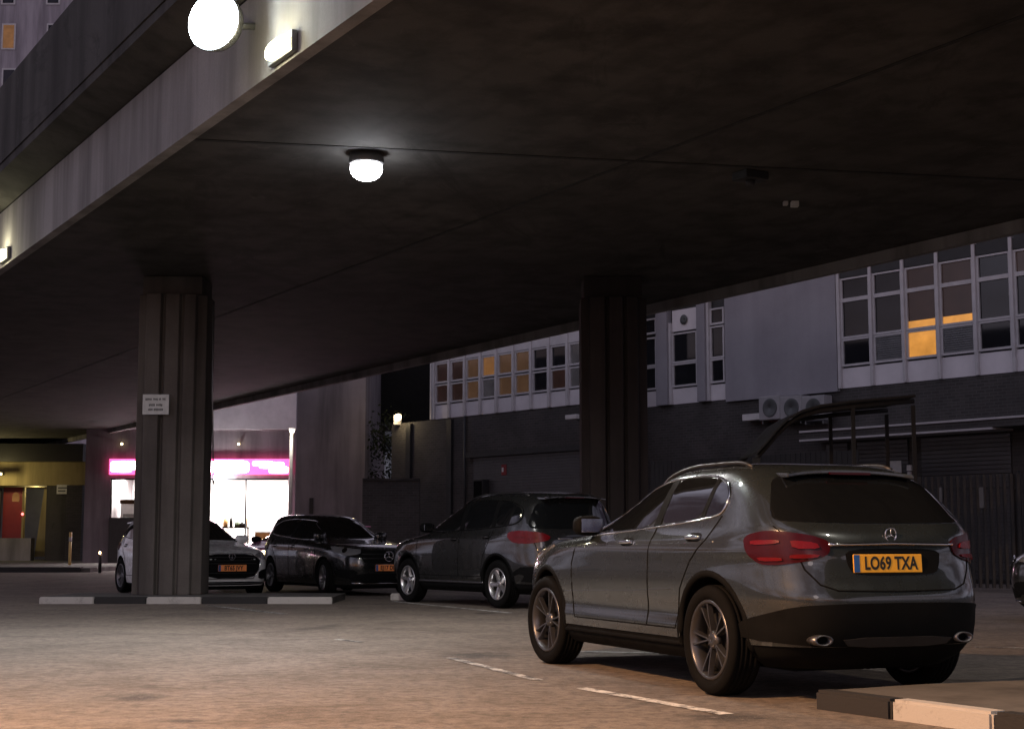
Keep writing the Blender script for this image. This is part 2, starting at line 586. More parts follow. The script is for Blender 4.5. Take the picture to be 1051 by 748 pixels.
class Proj:
    """projects 2D outlines, drawn in a side / rear / front / angled elevation, onto the body shell"""

    def __init__(s, vs, fs):
        s.b = BVHTree.FromPolygons([Vector(v) for v in vs], fs)

    def hit(s, view, u, v):
        if view == 'side':
            o, d = Vector((u, 4, v)), Vector((0, -1, 0))
        elif view == 'rear':
            o, d = Vector((-6, u, v)), Vector((1, 0, 0))
        elif view == 'front':
            o, d = Vector((6, u, v)), Vector((-1, 0, 0))
        elif view == 'top':
            o, d = Vector((u, v, 4)), Vector((0, 0, -1))
        else:                       # angle in degrees of the outward direction (0 = front, 90 = left, 180 = rear)
            a = R(view)
            out = Vector((math.cos(a), math.sin(a), 0))
            o, d = out * 6 + Vector((-math.sin(a), math.cos(a), 0)) * u + Vector((0, 0, v)), -out
        loc, nor, _, _ = s.b.ray_cast(o, d)
        if loc is None:
            return None
        if nor.dot(d) > 0:
            nor = -nor
        return loc, nor

    def patch(s, mb, view, poly, off=.004, res=.07, mirror=False, depth=.012):
        xs, ys = [p[0] for p in poly], [p[1] for p in poly]
        bd = []
        for i in range(len(poly)):
            a, b = Vector(poly[i]), Vector(poly[(i + 1) % len(poly)])
            k = max(1, int((b - a).length / res))
            bd += [a.lerp(b, j / k) for j in range(k)]
        nb = len(bd)
        inner = []
        x = min(xs) + res / 2
        while x < max(xs):
            y = min(ys) + res / 2
            while y < max(ys):
                inner.append(Vector((x, y)))
                y += res
            x += res
        vs, es, fs, *_ = delaunay_2d_cdt(bd + inner, [(i, (i + 1) % nb) for i in range(nb)], [], 1, 1e-5)
        top, low = [], []
        cen = Vector((sum(xs) / len(xs), sum(ys) / len(ys)))
        for p in vs:
            h = s.hit(view, p.x, p.y)
            k = 0
            while h is None and k < 30:
                k += 1
                p = p.lerp(cen, .04)
                h = s.hit(view, p.x, p.y)
            if h is None:
                return mb
            top.append(h[0] + h[1] * off)
            low.append(h[0] - h[1] * depth)
        cnt = {}
        for f in fs:
            for i in range(3):
                e = (f[i], f[(i + 1) % 3])
                cnt[tuple(sorted(e))] = cnt.get(tuple(sorted(e)), 0) + 1
        rim = [(f[i], f[(i + 1) % 3]) for f in fs for i in range(3) if cnt[tuple(sorted((f[i], f[(i + 1) % 3])))] == 1]
        for sgn in ((1, -1) if mirror else (1,)):
            q = lambda P: (P.x, P.y * sgn, P.z)
            mb.add([q(p) for p in top], [tuple(f) for f in fs], True)
            rv, rf = [], []
            for a, b in rim:
                k = len(rv)
                rv += [q(top[a]), q(top[b]), q(low[b]), q(low[a])]
                rf.append((k, k + 1, k + 2, k + 3))
            mb.add(rv, rf)
        return mb

    def line(s, mb, view, pts, r=.005, off=.0, closed=False, mirror=False, step=.05, n=6):
        P = []
        L = len(pts)
        for i in range(L if closed else L - 1):
            a, b = Vector(pts[i]), Vector(pts[(i + 1) % L])
            k = max(1, int((b - a).length / step))
            P += [a.lerp(b, j / k) for j in range(k)]
        if not closed:
            P.append(Vector(pts[-1]))
        H = [s.hit(view, p.x, p.y) for p in P]
        H = [h[0] + h[1] * off for h in H if h]
        if len(H) < 2:
            return mb
        mb.tube(H, r, n, closed)
        if mirror:
            mb.tube([(h.x, -h.y, h.z) for h in H], r, n, closed)
        return mb


WHEELS = {}


def wheel_meshes(key, r, rimr, w, style, mat):
    """tyre, rim and brake drum meshes, axle along +y (outer face at +y)"""
    if key in WHEELS:
        return WHEELS[key]
    t = MB()
    h = w / 2
    prof = [(rimr - .004, -h * .82), (rimr + .02, -h * .95), (r - .05, -h), (r - .016, -h * .90), (r, -h * .62)]
    for g in (-.34, -.03, .28, .56):
        prof += [(r, h * (g - .06)), (r - .008, h * (g - .05)), (r - .008, h * (g + .03)), (r, h * (g + .04))]
    prof += [(r - .016, h * .90), (r - .05, h), (rimr + .02, h * .95), (rimr - .004, h * .82)]
    t.lathe(prof, 56)
    rm = MB()
    rm.lathe([(rimr - .002, h * .84), (rimr - .014, h * .90), (rimr - .026, h * .84), (rimr - .034, h * .2), (rimr - .03, -h * .8), (rimr - .002, -h * .8)], 56)
    n = 5
    fz = h * .66
    for i in range(n):
        a = 2 * math.pi * i / n + .3
        offs = (-.115, .115) if style == 'twin' else ((-.2, .2) if style == 'vee' else (0,))
        for o in offs:
            wid = .0125 if style != 'broad' else .045
            c0, c1 = a + o * .35, a + o * 1.55
            p0 = Vector((math.cos(c0), 0, math.sin(c0))) * .045
            p1 = Vector((math.cos(c1), 0, math.sin(c1))) * (rimr - .018)
            d = (p1 - p0).normalized()
            sd = Vector((-d.z, 0, d.x))
            vs = []
            for p, ww, y0, y1 in ((p0, wid * .75, fz - .045, fz - .006), ((p0 + p1) / 2, wid * .72, fz - .03, fz + .006), (p1, wid * 1.05, fz - .02, fz + .014)):
                for sgn, yy in ((-1, y0), (1, y0), (.55, y1), (-.55, y1)):
                    q = p + sd * ww * sgn
                    vs.append((q.x, yy, q.z))
            fs = []
            for k in (0, 4):
                for e in range(4):
                    fs.append((k + e, k + (e + 1) % 4, k + 4 + (e + 1) % 4, k + 4 + e))
            fs += [(3, 2, 1, 0), (8, 9, 10, 11)]
            rm.add(vs, fs)
    rm.lathe([(0.001, fz + .004), (.03, fz + .003), (.058, fz - .008), (.062, fz - .05), (.001, fz - .05)], 24)
    for i in range(5):
        a = 2 * math.pi * i / 5 + .9
        rm.lathe([(.001, fz), (.008, fz), (.008, fz - .02), (.001, fz - .02)], 8, c=(.042 * math.cos(a), 0, .042 * math.sin(a)))
    dr = MB()
    dr.lathe([(.001, h * .05), (rimr * .72, h * .05), (rimr * .74, h * -.1), (rimr * .95, h * -.25), (rimr * .95, -h * .7), (.001, -h * .7)], 32)
    WHEELS[key] = (t.build('tyre', M['rubber']), rm.build('rim', mat), dr.build('wheel', M['dark_metal']))
    return WHEELS[key]


def make_car(sp, label, loc, rz, cat='car', group=None, paint=None):
    root = thing('parked_car', label, cat, loc, rz, group)
    paint = paint or sp['paint']
    # ---- shell
    lv = sp['levels']
    vs, fs = loft(lv)
    pj = Proj(vs, fs)
    ax, axr, wr = sp['axle_f'], sp['axle_r'], sp['wheel_r']

    def shell(levels, name, mat, caps=True):
        v, f = loft(levels)
        mb = MB().add(v, f, True)
        o = mb.build(name, mat)
        cut = MB()
        for x in (ax, axr):
            for s in (1, -1):
                za = wr + sp.get('arch_up', .02)
                cut.tube([(x, s * .56, za), (x, s * 1.3, za)], sp['arch_r'], 48)
        co = cut.build('arch_cutter', M['black_plastic'])
        md = o.modifiers.new('arches', 'BOOLEAN')
        md.operation = 'DIFFERENCE'
        md.solver = 'MANIFOLD'
        if hasattr(md, 'material_mode'):
            md.material_mode = 'TRANSFER'
        md.object = co
        bpy.context.view_layer.update()
        dg = bpy.context.evaluated_depsgraph_get()
        me = bpy.data.meshes.new_from_object(o.evaluated_get(dg))
        o.modifiers.clear()
        old = o.data
        o.data = me
        me.name = name
        bpy.data.meshes.remove(old)
        cm = co.data
        bpy.data.objects.remove(co)
        bpy.data.meshes.remove(cm)
        o.parent = root
        # arch edges stay crisp
        b = bmesh.new()
        b.from_mesh(me)
        for e in b.edges:
            if len(e.link_faces) == 2 and e.calc_face_angle(0) > R(38):
                e.smooth = False
        b.to_mesh(me)
        b.free()
        return o

    zc = sp['clad_z']
    ks = lambda z: tuple(pchip([l[0] for l in lv], [l[k] for l in lv], z) for k in range(1, 6))
    shell([(zc, *ks(zc))] + [l for l in lv if l[0] > zc + .01], 'body', paint)
    c0 = ks(zc)
    shell([l for l in lv if l[0] < zc - .01] + [(zc, c0[0] - .006, c0[1] + .006, c0[2] - .008, c0[3], c0[4])], 'lower_cladding', M['black_plastic'])

    # ---- side glass, trim, doors (both sides)
    for sgn in (1, -1):
        def side_patch(name, mat, poly, off=.004, rd=2, par=root, res=.07, view='side', depth=.012):
            mb = MB()
            pj.patch(mb, view, rounded(poly, rd) if rd else poly, off, res, depth=depth)
            if sgn < 0:
                mb.v = [(x, -y, z) for x, y, z in mb.v]
            return mb.build(name, mat, par) if mb.v else None

        def side_line(name, mat, pts, r, off=0, closed=False, par=root, view='side', rd=0):
            mb = MB()
            pj.line(mb, view, rounded(pts, rd) if rd else pts, r, off, closed)
            if sgn < 0:
                mb.v = [(x, -y, z) for x, y, z in mb.v]
            return mb.build(name, mat, par)
        for poly in sp['side_glass']:
            side_patch('side_window', M['car_glass'], poly, .004, 2)
        if sp.get('dlo'):
            side_line('window_trim', M['chrome'] if sp.get('chrome_dlo') else M['black_plastic'], sp['dlo'], .0075, .004, True, rd=2)
        for poly in sp.get('pillars', []):
            side_patch('door_pillar', M['black_plastic'], poly, .006, 0)
        for k, d in enumerate(sp['doors']):
            side_line('door_seam', M['black_plastic'], d, .0062, -.001, False)
        for (hx, hz) in sp['handles']:
            h = pj.hit('side', hx, hz)
            if h:
                mb = MB()
                y = h[0].y
                mb.blob((hx - .02, (y + .026) * sgn, hz), .105, .013, .015)
                mb.box(hx - .105, hx - .085, min(y * sgn, (y + .02) * sgn), max(y * sgn, (y + .02) * sgn), hz - .011, hz + .011)
                mb.box(hx + .05, hx + .07, min(y * sgn, (y + .02) * sgn), max(y * sgn, (y + .02) * sgn), hz - .011, hz + .011)
                hd = mb.build('door_handle', M['chrome'] if sp.get('chrome_dlo') else paint, root)
                side_patch('handle_recess', M['black_plastic'], [(hx - .11, hz - .03), (hx + .08, hz - .03), (hx + .08, hz + .028), (hx - .11, hz + .028)], .002, 2, hd)
        for ln in sp.get('creases', []):
            side_line('body_crease', paint, ln, .014, -.0115)
        if sp.get('sill'):
            side_line('sill_trim', sp.get('sill_mat', M['black_plastic']), sp['sill'], .018, -.006)
        # arch lips
        for x in (ax, axr):
            if sp.get('arch_clad'):
                pts = []
                ar = sp['arch_r'] + .012
                for i in range(25):
                    t = R(-24) + R(228) * i / 24
                    pts.append((x + ar * math.cos(t), wr + sp.get('arch_up', .02) + ar * math.sin(t)))
                pts = [p for p in pts if p[1] > lv[0][0] + .04]
                side_line('arch_trim', M['black_plastic'], pts, .026, -.014)
        # mirror
        mx, mz = sp['mirror']
        h = pj.hit('side', mx, mz)
        my = (h[0].y if h else .8) + .14
        mb = MB()
        mb.blob((mx + .01, my * sgn, mz + .02), .075, .12, .075, e=3)
        mr = mb.build('wing_mirror', sp.get('mirror_mat', M['black_plastic']), root)
        MB().box(mx - .069, mx - .066, (my - .09) * sgn if sgn > 0 else (my + .09) * sgn, (my + .09) * sgn if sgn > 0 else (my - .09) * sgn, mz - .03, mz + .07).build('mirror_glass', M['chrome'], mr)
        MB().tube([(mx + .02, (my - .2) * sgn, mz - .03), (mx + .01, (my - .06) * sgn, mz - .02)], .022, 8).build('mirror_arm', M['black_plastic'], mr)
        # roof rail
        if sp.get('rail'):
            mb = MB()
            x0, x1, yy = sp['rail']
            pts = []
            for i in range(17):
                x = x0 + (x1 - x0) * i / 16
                h = pj.hit('top', x, yy)
                z = h[0].z if h else 1.45
                lift = .018 * min(1, 6 * (1 - abs(2 * i / 16 - 1)))
                pts.append((x, yy * sgn, z + lift))
            mb.tube(pts, .014, 8)
            mb.build('roof_rail', sp.get('rail_mat', M['dark_metal']), root)
        # lamps
        for name, mat, view, poly in sp['tail_lamps']:
            o = side_patch(name, mat, poly, .012, 2, root, .05, view, .02)
            if o and name == 'tail_lamp' and sp.get('lamp_bars'):
                for bp in sp['lamp_bars']:
                    side_patch('lamp_segment', M['red_lens'], bp, .022, 1, o, .05, view, .008)
        for name, mat, view, poly in sp['head_lamps']:
            o = side_patch(name, mat, poly, .010, 2, root, .05, view, .02)
            if o:
                cpx, cpz = sum(p[0] for p in poly) / len(poly), sum(p[1] for p in poly) / len(poly)
                side_patch('lamp_reflector', M['chrome'], [(cpx + .05 * math.cos(k * .7), cpz + .045 * math.sin(k * .7)) for k in range(9)], .013, 0, o, .05, view, .003)
        for name, mat, view, poly in sp.get('side_extra', []):
            side_patch(name, mat, poly, .006, 1, root, .06, view, .012)
    # ---- central pieces
    for name, mat, view, poly, rd, off in sp['panels']:
        mb = MB()
        pj.patch(mb, view, rounded(poly, rd) if rd else poly, off, .08)
        if mb.v:
            mb.build(name, mat, root)
    for name, mat, view, pts, r, off in sp['lines']:
        pj.line(mb := MB(), view, pts, r, off)
        mb.build(name, mat, root)
    # spoiler
    if sp.get('spoiler'):
        x0, x1, hw, z0, th = sp['spoiler']
        prof = []
        n = 14
        up, dn = [], []
        for i in range(n + 1):
            y = -hw + 2 * hw * i / n
            e = 1 - abs(y / hw) ** 4
            up.append(((x1 - .03 * (1 - e)), y, z0 + .012 * e - .02 * (y / hw) ** 2))
            dn.append((x0 + .05 * (1 - e) * 0, y, z0 + .035 - .03 * (y / hw) ** 2))
        mb = MB()
        vv = up + dn + [(x, y, z - th) for x, y, z in up] + [(x, y, z - th * 1.6) for x, y, z in dn]
        k = n + 1
        ff = []
        for i in range(n):
            ff += [(i, i + 1, k + i + 1, k + i), (2 * k + i + 1, 2 * k + i, 3 * k + i, 3 * k + i + 1), (i + 1, i, 2 * k + i, 2 * k + i + 1), (k + i, k + i + 1, 3 * k + i + 1, 3 * k + i)]
        ff += [(0, k, 3 * k, 2 * k), (k - 1, 2 * k - 1, 4 * k - 1, 3 * k - 1)]
        mb.add(vv, ff)
        mb.build('roof_spoiler', paint, root, .008)
        MB().box(x1 - .012, x1 + .004, -.16, .16, z0 - th * .8, z0 - th * .3).build('brake_light', M['red_lens_dark'], root)
    # exhausts
    for (ex, ey, ez) in sp.get('exhausts', []):
        mb = MB()
        ring = [(.075, 0), (.078, .01), (.066, .012), (.062, -.10), (.072, -.12)]
        mb.lathe([(r, -h) for r, h in [(.040, .0), (.036, -.006), (.032, 0), (.030, -.12), (.040, -.12)]], 24, axis='x', c=(0, 0, 0))
        mb.v = [(ex - x, ey + y * 1.7, ez + z * .8) for x, y, z in mb.v]
        mb.build('exhaust_tip', M['alloy'], root)
    # plates
    for view, px, py, pz, txt, mat, tilt in sp['plates']:
        pl = MB().box(-.26, .26, -.0555, .0555, 0, .008).build('number_plate', mat, root, .004)
        s = 1 if view == 'front' else -1
        pl.location = (px, py, pz)
        pl.rotation_euler = (R(90) - tilt, 0, R(90) * s)
        text_mesh('plate_lettering', txt, .108, M['ink'], pl, (.022, -.002, .0095), (0, 0, 0), .80, .0032, .0005, font_space=1.02)
        MB().box(-.256, -.214, -.052, .052, .0082, .0095).build('plate_band', M['plate_blue'], pl)
    # badge
    for bx, by, bz, rr, s in sp.get('badges', []):
        mb = MB()
        mb.tube([(bx, by + rr * math.cos(2 * math.pi * i / 24), bz + rr * math.sin(2 * math.pi * i / 24)) for i in range(24)], rr * .11, 6, True)
        for a in (90, 210, 330) if s == 'star' else (90, 270):
            mb.tube([(bx, by, bz), (bx, by + rr * math.cos(R(a)), bz + rr * math.sin(R(a)))], rr * .13, 6, r2=rr * .06)
        mb.build('badge', M['chrome'], root)
    # wiper
    if sp.get('wiper'):
        (y0, z0), (y1, z1) = sp['wiper']
        mb = MB()
        pj.line(mb, 'rear', [(y0, z0), (y1, z1)], .009, .02)
        mb.blob((pj.hit('rear', y0, z0)[0].x - .015, y0, z0), .03, .035, .03)
        mb.build('rear_wiper', M['black_plastic'], root)
    # wheels
    ty, rm, dr = wheel_meshes(sp['wheel_key'], wr, sp['rim_r'], sp['wheel_w'], sp['spokes'], sp.get('rim_mat', M['alloy']))
    for x, steer in ((ax, sp.get('steer', 0)), (axr, 0)):
        for s in (1, -1):
            d = bpy.data.objects.new('wheel', dr.data)
            COL.objects.link(d)
            d.parent = root
            d.location = (x, s * sp['track'], wr)
            d.rotation_euler = (0, random.uniform(-1, 1), (0 if s > 0 else math.pi) + steer)
            for src in (ty, rm):
                c = bpy.data.objects.new(src.data.name, src.data)
                COL.objects.link(c)
                c.parent = d
    # floor pan hides the hollow underside
    MB().box(axr - .5, ax + .6, -.55, .55, lv[0][0] - .02, lv[0][0] + .06).build('underbody', M['black_plastic'], root)
    return root


def drop_wheel_sources():
    for k, t in WHEELS.items():
        for o in t:
            bpy.data.objects.remove(o)
    WHEELS.clear()


BP, CG = M['black_plastic'], M['car_glass']
# ---------------------------------------------------------------- compact crossover (nearest car)
SUV_A = dict(
    paint=M['paint_gunmetal'], axle_f=1.36, axle_r=-1.34, wheel_r=.347, rim_r=.256, wheel_w=.235, wheel_key='a', spokes='twin', rim_mat=M['alloy_dark'], track=.785, arch_r=.385, arch_up=.022,
    clad_z=.34, arch_clad=True, chrome_dlo=True, steer=R(3),
    levels=[(.20, 2.02, -1.96, .78, 4.6, 4.6), (.27, 2.12, -2.08, .855, 4.6, 4.8), (.34, 2.16, -2.15, .890, 4.6, 5), (.41, 2.18, -2.18, .897, 4.6, 5.1), (.50, 2.195, -2.20, .888, 4.6, 5.2), (.62, 2.20, -2.205, .900, 4.4, 5.2), (.74, 2.17, -2.175, .906, 4.3, 5.2),
            (.84, 2.08, -2.155, .905, 4.1, 5.2), (.90, 1.94, -2.15, .905, 4.0, 5.3), (.965, 1.60, -2.135, .888, 4.0, 5.2), (1.01, 1.12, -2.115, .862, 4.0, 5.8), (1.06, .82, -2.075, .835, 3.8, 6.4),
            (1.14, .57, -1.985, .800, 3.5, 6.6), (1.24, .30, -1.865, .757, 3.4, 6.6), (1.34, .03, -1.725, .708, 3.4, 6.2), (1.405, -.14, -1.615, .664, 3.4, 5.8), (1.445, -.30, -1.52, .612, 3.4, 5.2), (1.475, -.44, -1.36, .52, 3.2, 4.2), (1.487, -.56, -1.15, .36, 3, 3.4)],
    dlo=[(.70, 1.010), (.42, 1.14), (.14, 1.255), (-.16, 1.335), (-.48, 1.385), (-.86, 1.405), (-1.14, 1.395), (-1.34, 1.345), (-1.42, 1.25), (-1.40, 1.15), (-1.28, 1.118), (-.85, 1.085), (-.3, 1.05), (.30, 1.018)],
    side_glass=[[(.60, 1.028), (.39, 1.14), (.13, 1.244), (-.16, 1.323), (-.48, 1.373), (-.53, 1.378), (-.50, 1.074), (.05, 1.042)],
                [(-.61, 1.384), (-.86, 1.393), (-1.10, 1.383), (-1.17, 1.37), (-1.13, 1.118), (-.85, 1.098), (-.57, 1.082)],
                [(-1.215, 1.362), (-1.33, 1.33), (-1.40, 1.25), (-1.385, 1.16), (-1.27, 1.132), (-1.18, 1.124)]],
    pillars=[[(-.525, 1.383), (-.62, 1.391), (-.58, 1.078), (-.485, 1.07)], [(-1.165, 1.378), (-1.215, 1.366), (-1.18, 1.12), (-1.13, 1.114)]],
    doors=[[(.70, 1.00), (.80, .80), (.80, .50), (.76, .40)], [(-.54, 1.06), (-.52, .85), (-.50, .55), (-.48, .40)], [(-1.40, 1.13), (-1.30, .98), (-1.12, .84), (-.98, .66), (-.93, .48), (-.90, .40)], [(.76, .40), (-.90, .40)]],
    handles=[(-.15, .965), (-1.12, .995)],
    creases=[[(1.0, .585), (.5, .60), (-.3, .625), (-.85, .655)], [(1.55, .905), (.8, .925), (-.4, .945), (-1.4, .965)]],
    sill=[(.98, .30), (-.96, .30)],
    mirror=(.50, 1.065), rail=(-.15, -1.40, .56), rail_mat=M['dark_metal'],
    tail_lamps=[('tail_lamp', M['red_lens_dark'], 150, [(.14, 1.00), (.28, 1.035), (.55, 1.005), (.665, .965), (.66, .89), (.56, .855), (.36, .825), (.24, .825), (.15, .90)])],
    lamp_bars=[[(.19, .975), (.36, .98), (.36, .95), (.19, .94)], [(.42, .975), (.58, .955), (.60, .92), (.44, .92)], [(.22, .875), (.37, .872), (.38, .85), (.25, .848)], [(.42, .89), (.60, .89), (.58, .87), (.42, .865)]],
    head_lamps=[('headlight', M['clear_lens'], 35, [(-0.85, 0.78), (-0.55, 0.76), (-0.25, 0.82), (-0.05, 0.93), (-0.13, 0.95), (-0.45, 0.9), (-0.81, 0.86)])],
    panels=[('rear_window', CG, 'rear', [(-.56, 1.37), (-.3, 1.395), (.3, 1.395), (.56, 1.37), (.655, 1.24), (.725, 1.11), (.68, 1.083), (0, 1.075), (-.68, 1.083), (-.725, 1.11), (-.655, 1.24)], 2, .005),
            ('windscreen', CG, 'front', [(-.74, 1.07), (0, 1.085), (.74, 1.07), (.66, 1.25), (.56, 1.40), (0, 1.43), (-.56, 1.40), (-.66, 1.25)], 2, .004),
            ('rear_diffuser', BP, 'rear', [(-.70, .585), (-.35, .60), (.35, .60), (.70, .585), (.84, .50), (.86, .345), (-.86, .345), (-.84, .50)], 2, .010),
            ('bumper_guard', M['dark_metal'], 'rear', [(-.42, .40), (.42, .40), (.36, .345), (-.36, .345)], 1, .018),
            ('plate_recess', BP, 'rear', [(-.36, .925), (.36, .925), (.35, .83), (.31, .765), (-.31, .765), (-.35, .83)], 2, .003),
            ('grille', BP, 'front', [(-.52, .80), (.52, .80), (.46, .62), (.32, .56), (-.32, .56), (-.46, .62)], 1, .008),
            ('lower_grille', BP, 'front', [(-.75, .46), (.75, .46), (.6, .30), (-.6, .30)], 1, .008)],
    lines=[('tailgate_trim', M['chrome'], 'rear', [(-.47, .945), (0, .952), (.47, .945)], .010, .012),
           ('tailgate_seam', BP, 'rear', [(.735, 1.06), (.66, .92), (.62, .80), (.545, .71), (.44, .675), (0, .668), (-.44, .675), (-.545, .71), (-.62, .80), (-.66, .92), (-.735, 1.06)], .006, -.001),
           ('bonnet_seam', BP, 'top', [(1.02, .72), (1.5, .74), (1.85, .66)], .004, -.001)],
    spoiler=(-1.20, -1.70, .50, 1.415, .03), exhausts=[(-2.07, .56, .385), (-2.07, -.50, .385)],
    plates=[('rear', -2.160, .055, .835, 'LO69 TXA', M['plate_yellow'], .05)],
    badges=[(-2.128, 0, 1.008, .042, 'star')])
# ---------------------------------------------------------------- tall estate SUV
SUV_B = dict(
    paint=M['paint_graphite'], axle_f=1.33, axle_r=-1.33, wheel_r=.35, rim_r=.236, wheel_w=.225, wheel_key='b', spokes='broad', track=.78, arch_r=.392, arch_up=.025, rim_mat=M['alloy_bright'],
    clad_z=.36, arch_clad=True, steer=0,
    levels=[(.22, 2.08, -2.05, .78, 4.4, 5), (.30, 2.2, -2.18, .86, 4.4, 5), (.42, 2.25, -2.25, .89, 4.4, 5.4), (.60, 2.27, -2.27, .905, 4.3, 5.6), (.78, 2.24, -2.24, .908, 4.2, 5.6), (.90, 2.14, -2.22, .905, 4, 5.6),
            (.98, 1.92, -2.21, .898, 4, 5.6), (1.05, 1.45, -2.19, .875, 4, 6), (1.11, 1.10, -2.165, .85, 3.8, 7), (1.22, .86, -2.12, .815, 3.6, 7.6), (1.36, .54, -2.06, .77, 3.5, 7.6), (1.50, .22, -2.0, .715, 3.5, 7.4),
            (1.58, .02, -1.96, .67, 3.5, 6.4), (1.64, -.16, -1.91, .61, 3.4, 4.6), (1.68, -.40, -1.75, .50, 3.2, 4), (1.695, -.70, -1.4, .34, 3, 3.4)],
    dlo=[(1.02, 1.10), (.72, 1.24), (.42, 1.38), (.1, 1.505), (-.3, 1.565), (-.9, 1.575), (-1.5, 1.54), (-1.80, 1.44), (-1.84, 1.30), (-1.74, 1.21), (-1.2, 1.165), (-.4, 1.13), (.4, 1.105)],
    side_glass=[[(.92, 1.115), (.70, 1.23), (.42, 1.365), (.1, 1.49), (-.22, 1.545), (-.24, 1.14), (.4, 1.12)], [(-.32, 1.555), (-.9, 1.562), (-1.10, 1.555), (-1.12, 1.175), (-.8, 1.16), (-.32, 1.145)], [(-1.20, 1.55), (-1.5, 1.525), (-1.77, 1.43), (-1.81, 1.30), (-1.72, 1.225), (-1.2, 1.18)]],
    pillars=[[(-.2, 1.56), (-.34, 1.566), (-.34, 1.14), (-.22, 1.132)], [(-1.09, 1.565), (-1.21, 1.56), (-1.21, 1.17), (-1.11, 1.165)]],
    doors=[[(1.0, 1.08), (1.02, .8), (.98, .45)], [(-.3, 1.12), (-.28, .8), (-.26, .45)], [(-1.2, 1.14), (-1.12, .95), (-.98, .75), (-.90, .45)], [(.98, .45), (-.90, .45)]],
    handles=[(-.12, 1.0), (-1.02, 1.03)], creases=[[(1.7, .98), (.8, 1.0), (-.6, 1.03), (-1.7, 1.04)]], sill=[(.95, .36), (-.95, .36)], sill_mat=M['alloy'],
    mirror=(.86, 1.16), rail=(.02, -1.75, .58), mirror_mat=M['black_plastic'],
    tail_lamps=[('tail_lamp', M['red_lens'], 148, [(.13, 1.10), (.30, 1.12), (.60, 1.09), (.73, 1.03), (.68, .97), (.40, .93), (.20, .94), (.11, 1.02)])],
    lamp_bars=[[(.20, 1.06), (.38, 1.07), (.38, 1.02), (.20, 1.02)], [(.36, 1.06), (.52, 1.05), (.54, 1.01), (.38, 1.0)]],
    head_lamps=[('headlight', M['clear_lens'], 32, [(-0.9, 0.86), (-0.5, 0.84), (-0.2, 0.93), (-0.14, 1), (-0.4, 0.99), (-0.86, 0.95)])],
    panels=[('rear_window', CG, 'rear', [(-.58, 1.53), (0, 1.56), (.58, 1.53), (.70, 1.32), (.755, 1.17), (.70, 1.14), (-.70, 1.14), (-.755, 1.17), (-.70, 1.32)], 2, .005),
            ('windscreen', CG, 'front', [(-.76, 1.13), (0, 1.14), (.76, 1.13), (.68, 1.38), (.56, 1.57), (0, 1.61), (-.56, 1.57), (-.68, 1.38)], 2, .004),
            ('rear_bumper', BP, 'rear', [(-.82, .62), (.82, .62), (.86, .52), (.86, .37), (-.86, .37), (-.86, .52)], 1, .010),
            ('plate_recess', BP, 'rear', [(-.34, .97), (.34, .97), (.30, .80), (-.30, .80)], 1, .003),
            ('grille', BP, 'front', [(-.55, .92), (.55, .92), (.46, .70), (-.46, .70)], 1, .008), ('lower_grille', BP, 'front', [(-.7, .55), (.7, .55), (.6, .38), (-.6, .38)], 1, .008)],
    lines=[('tailgate_trim', M['chrome'], 'rear', [(-.40, 1.0), (.40, 1.0)], .012, .012), ('tailgate_seam', BP, 'rear', [(.75, 1.1), (.68, .80), (.6, .68), (0, .66), (-.6, .68), (-.68, .80), (-.75, 1.1)], .006, -.001)],
    spoiler=(-1.75, -2.06, .54, 1.61, .03), plates=[('rear', -2.255, 0, .885, 'LN16 VKC', M['plate_yellow'], .03)][:0])
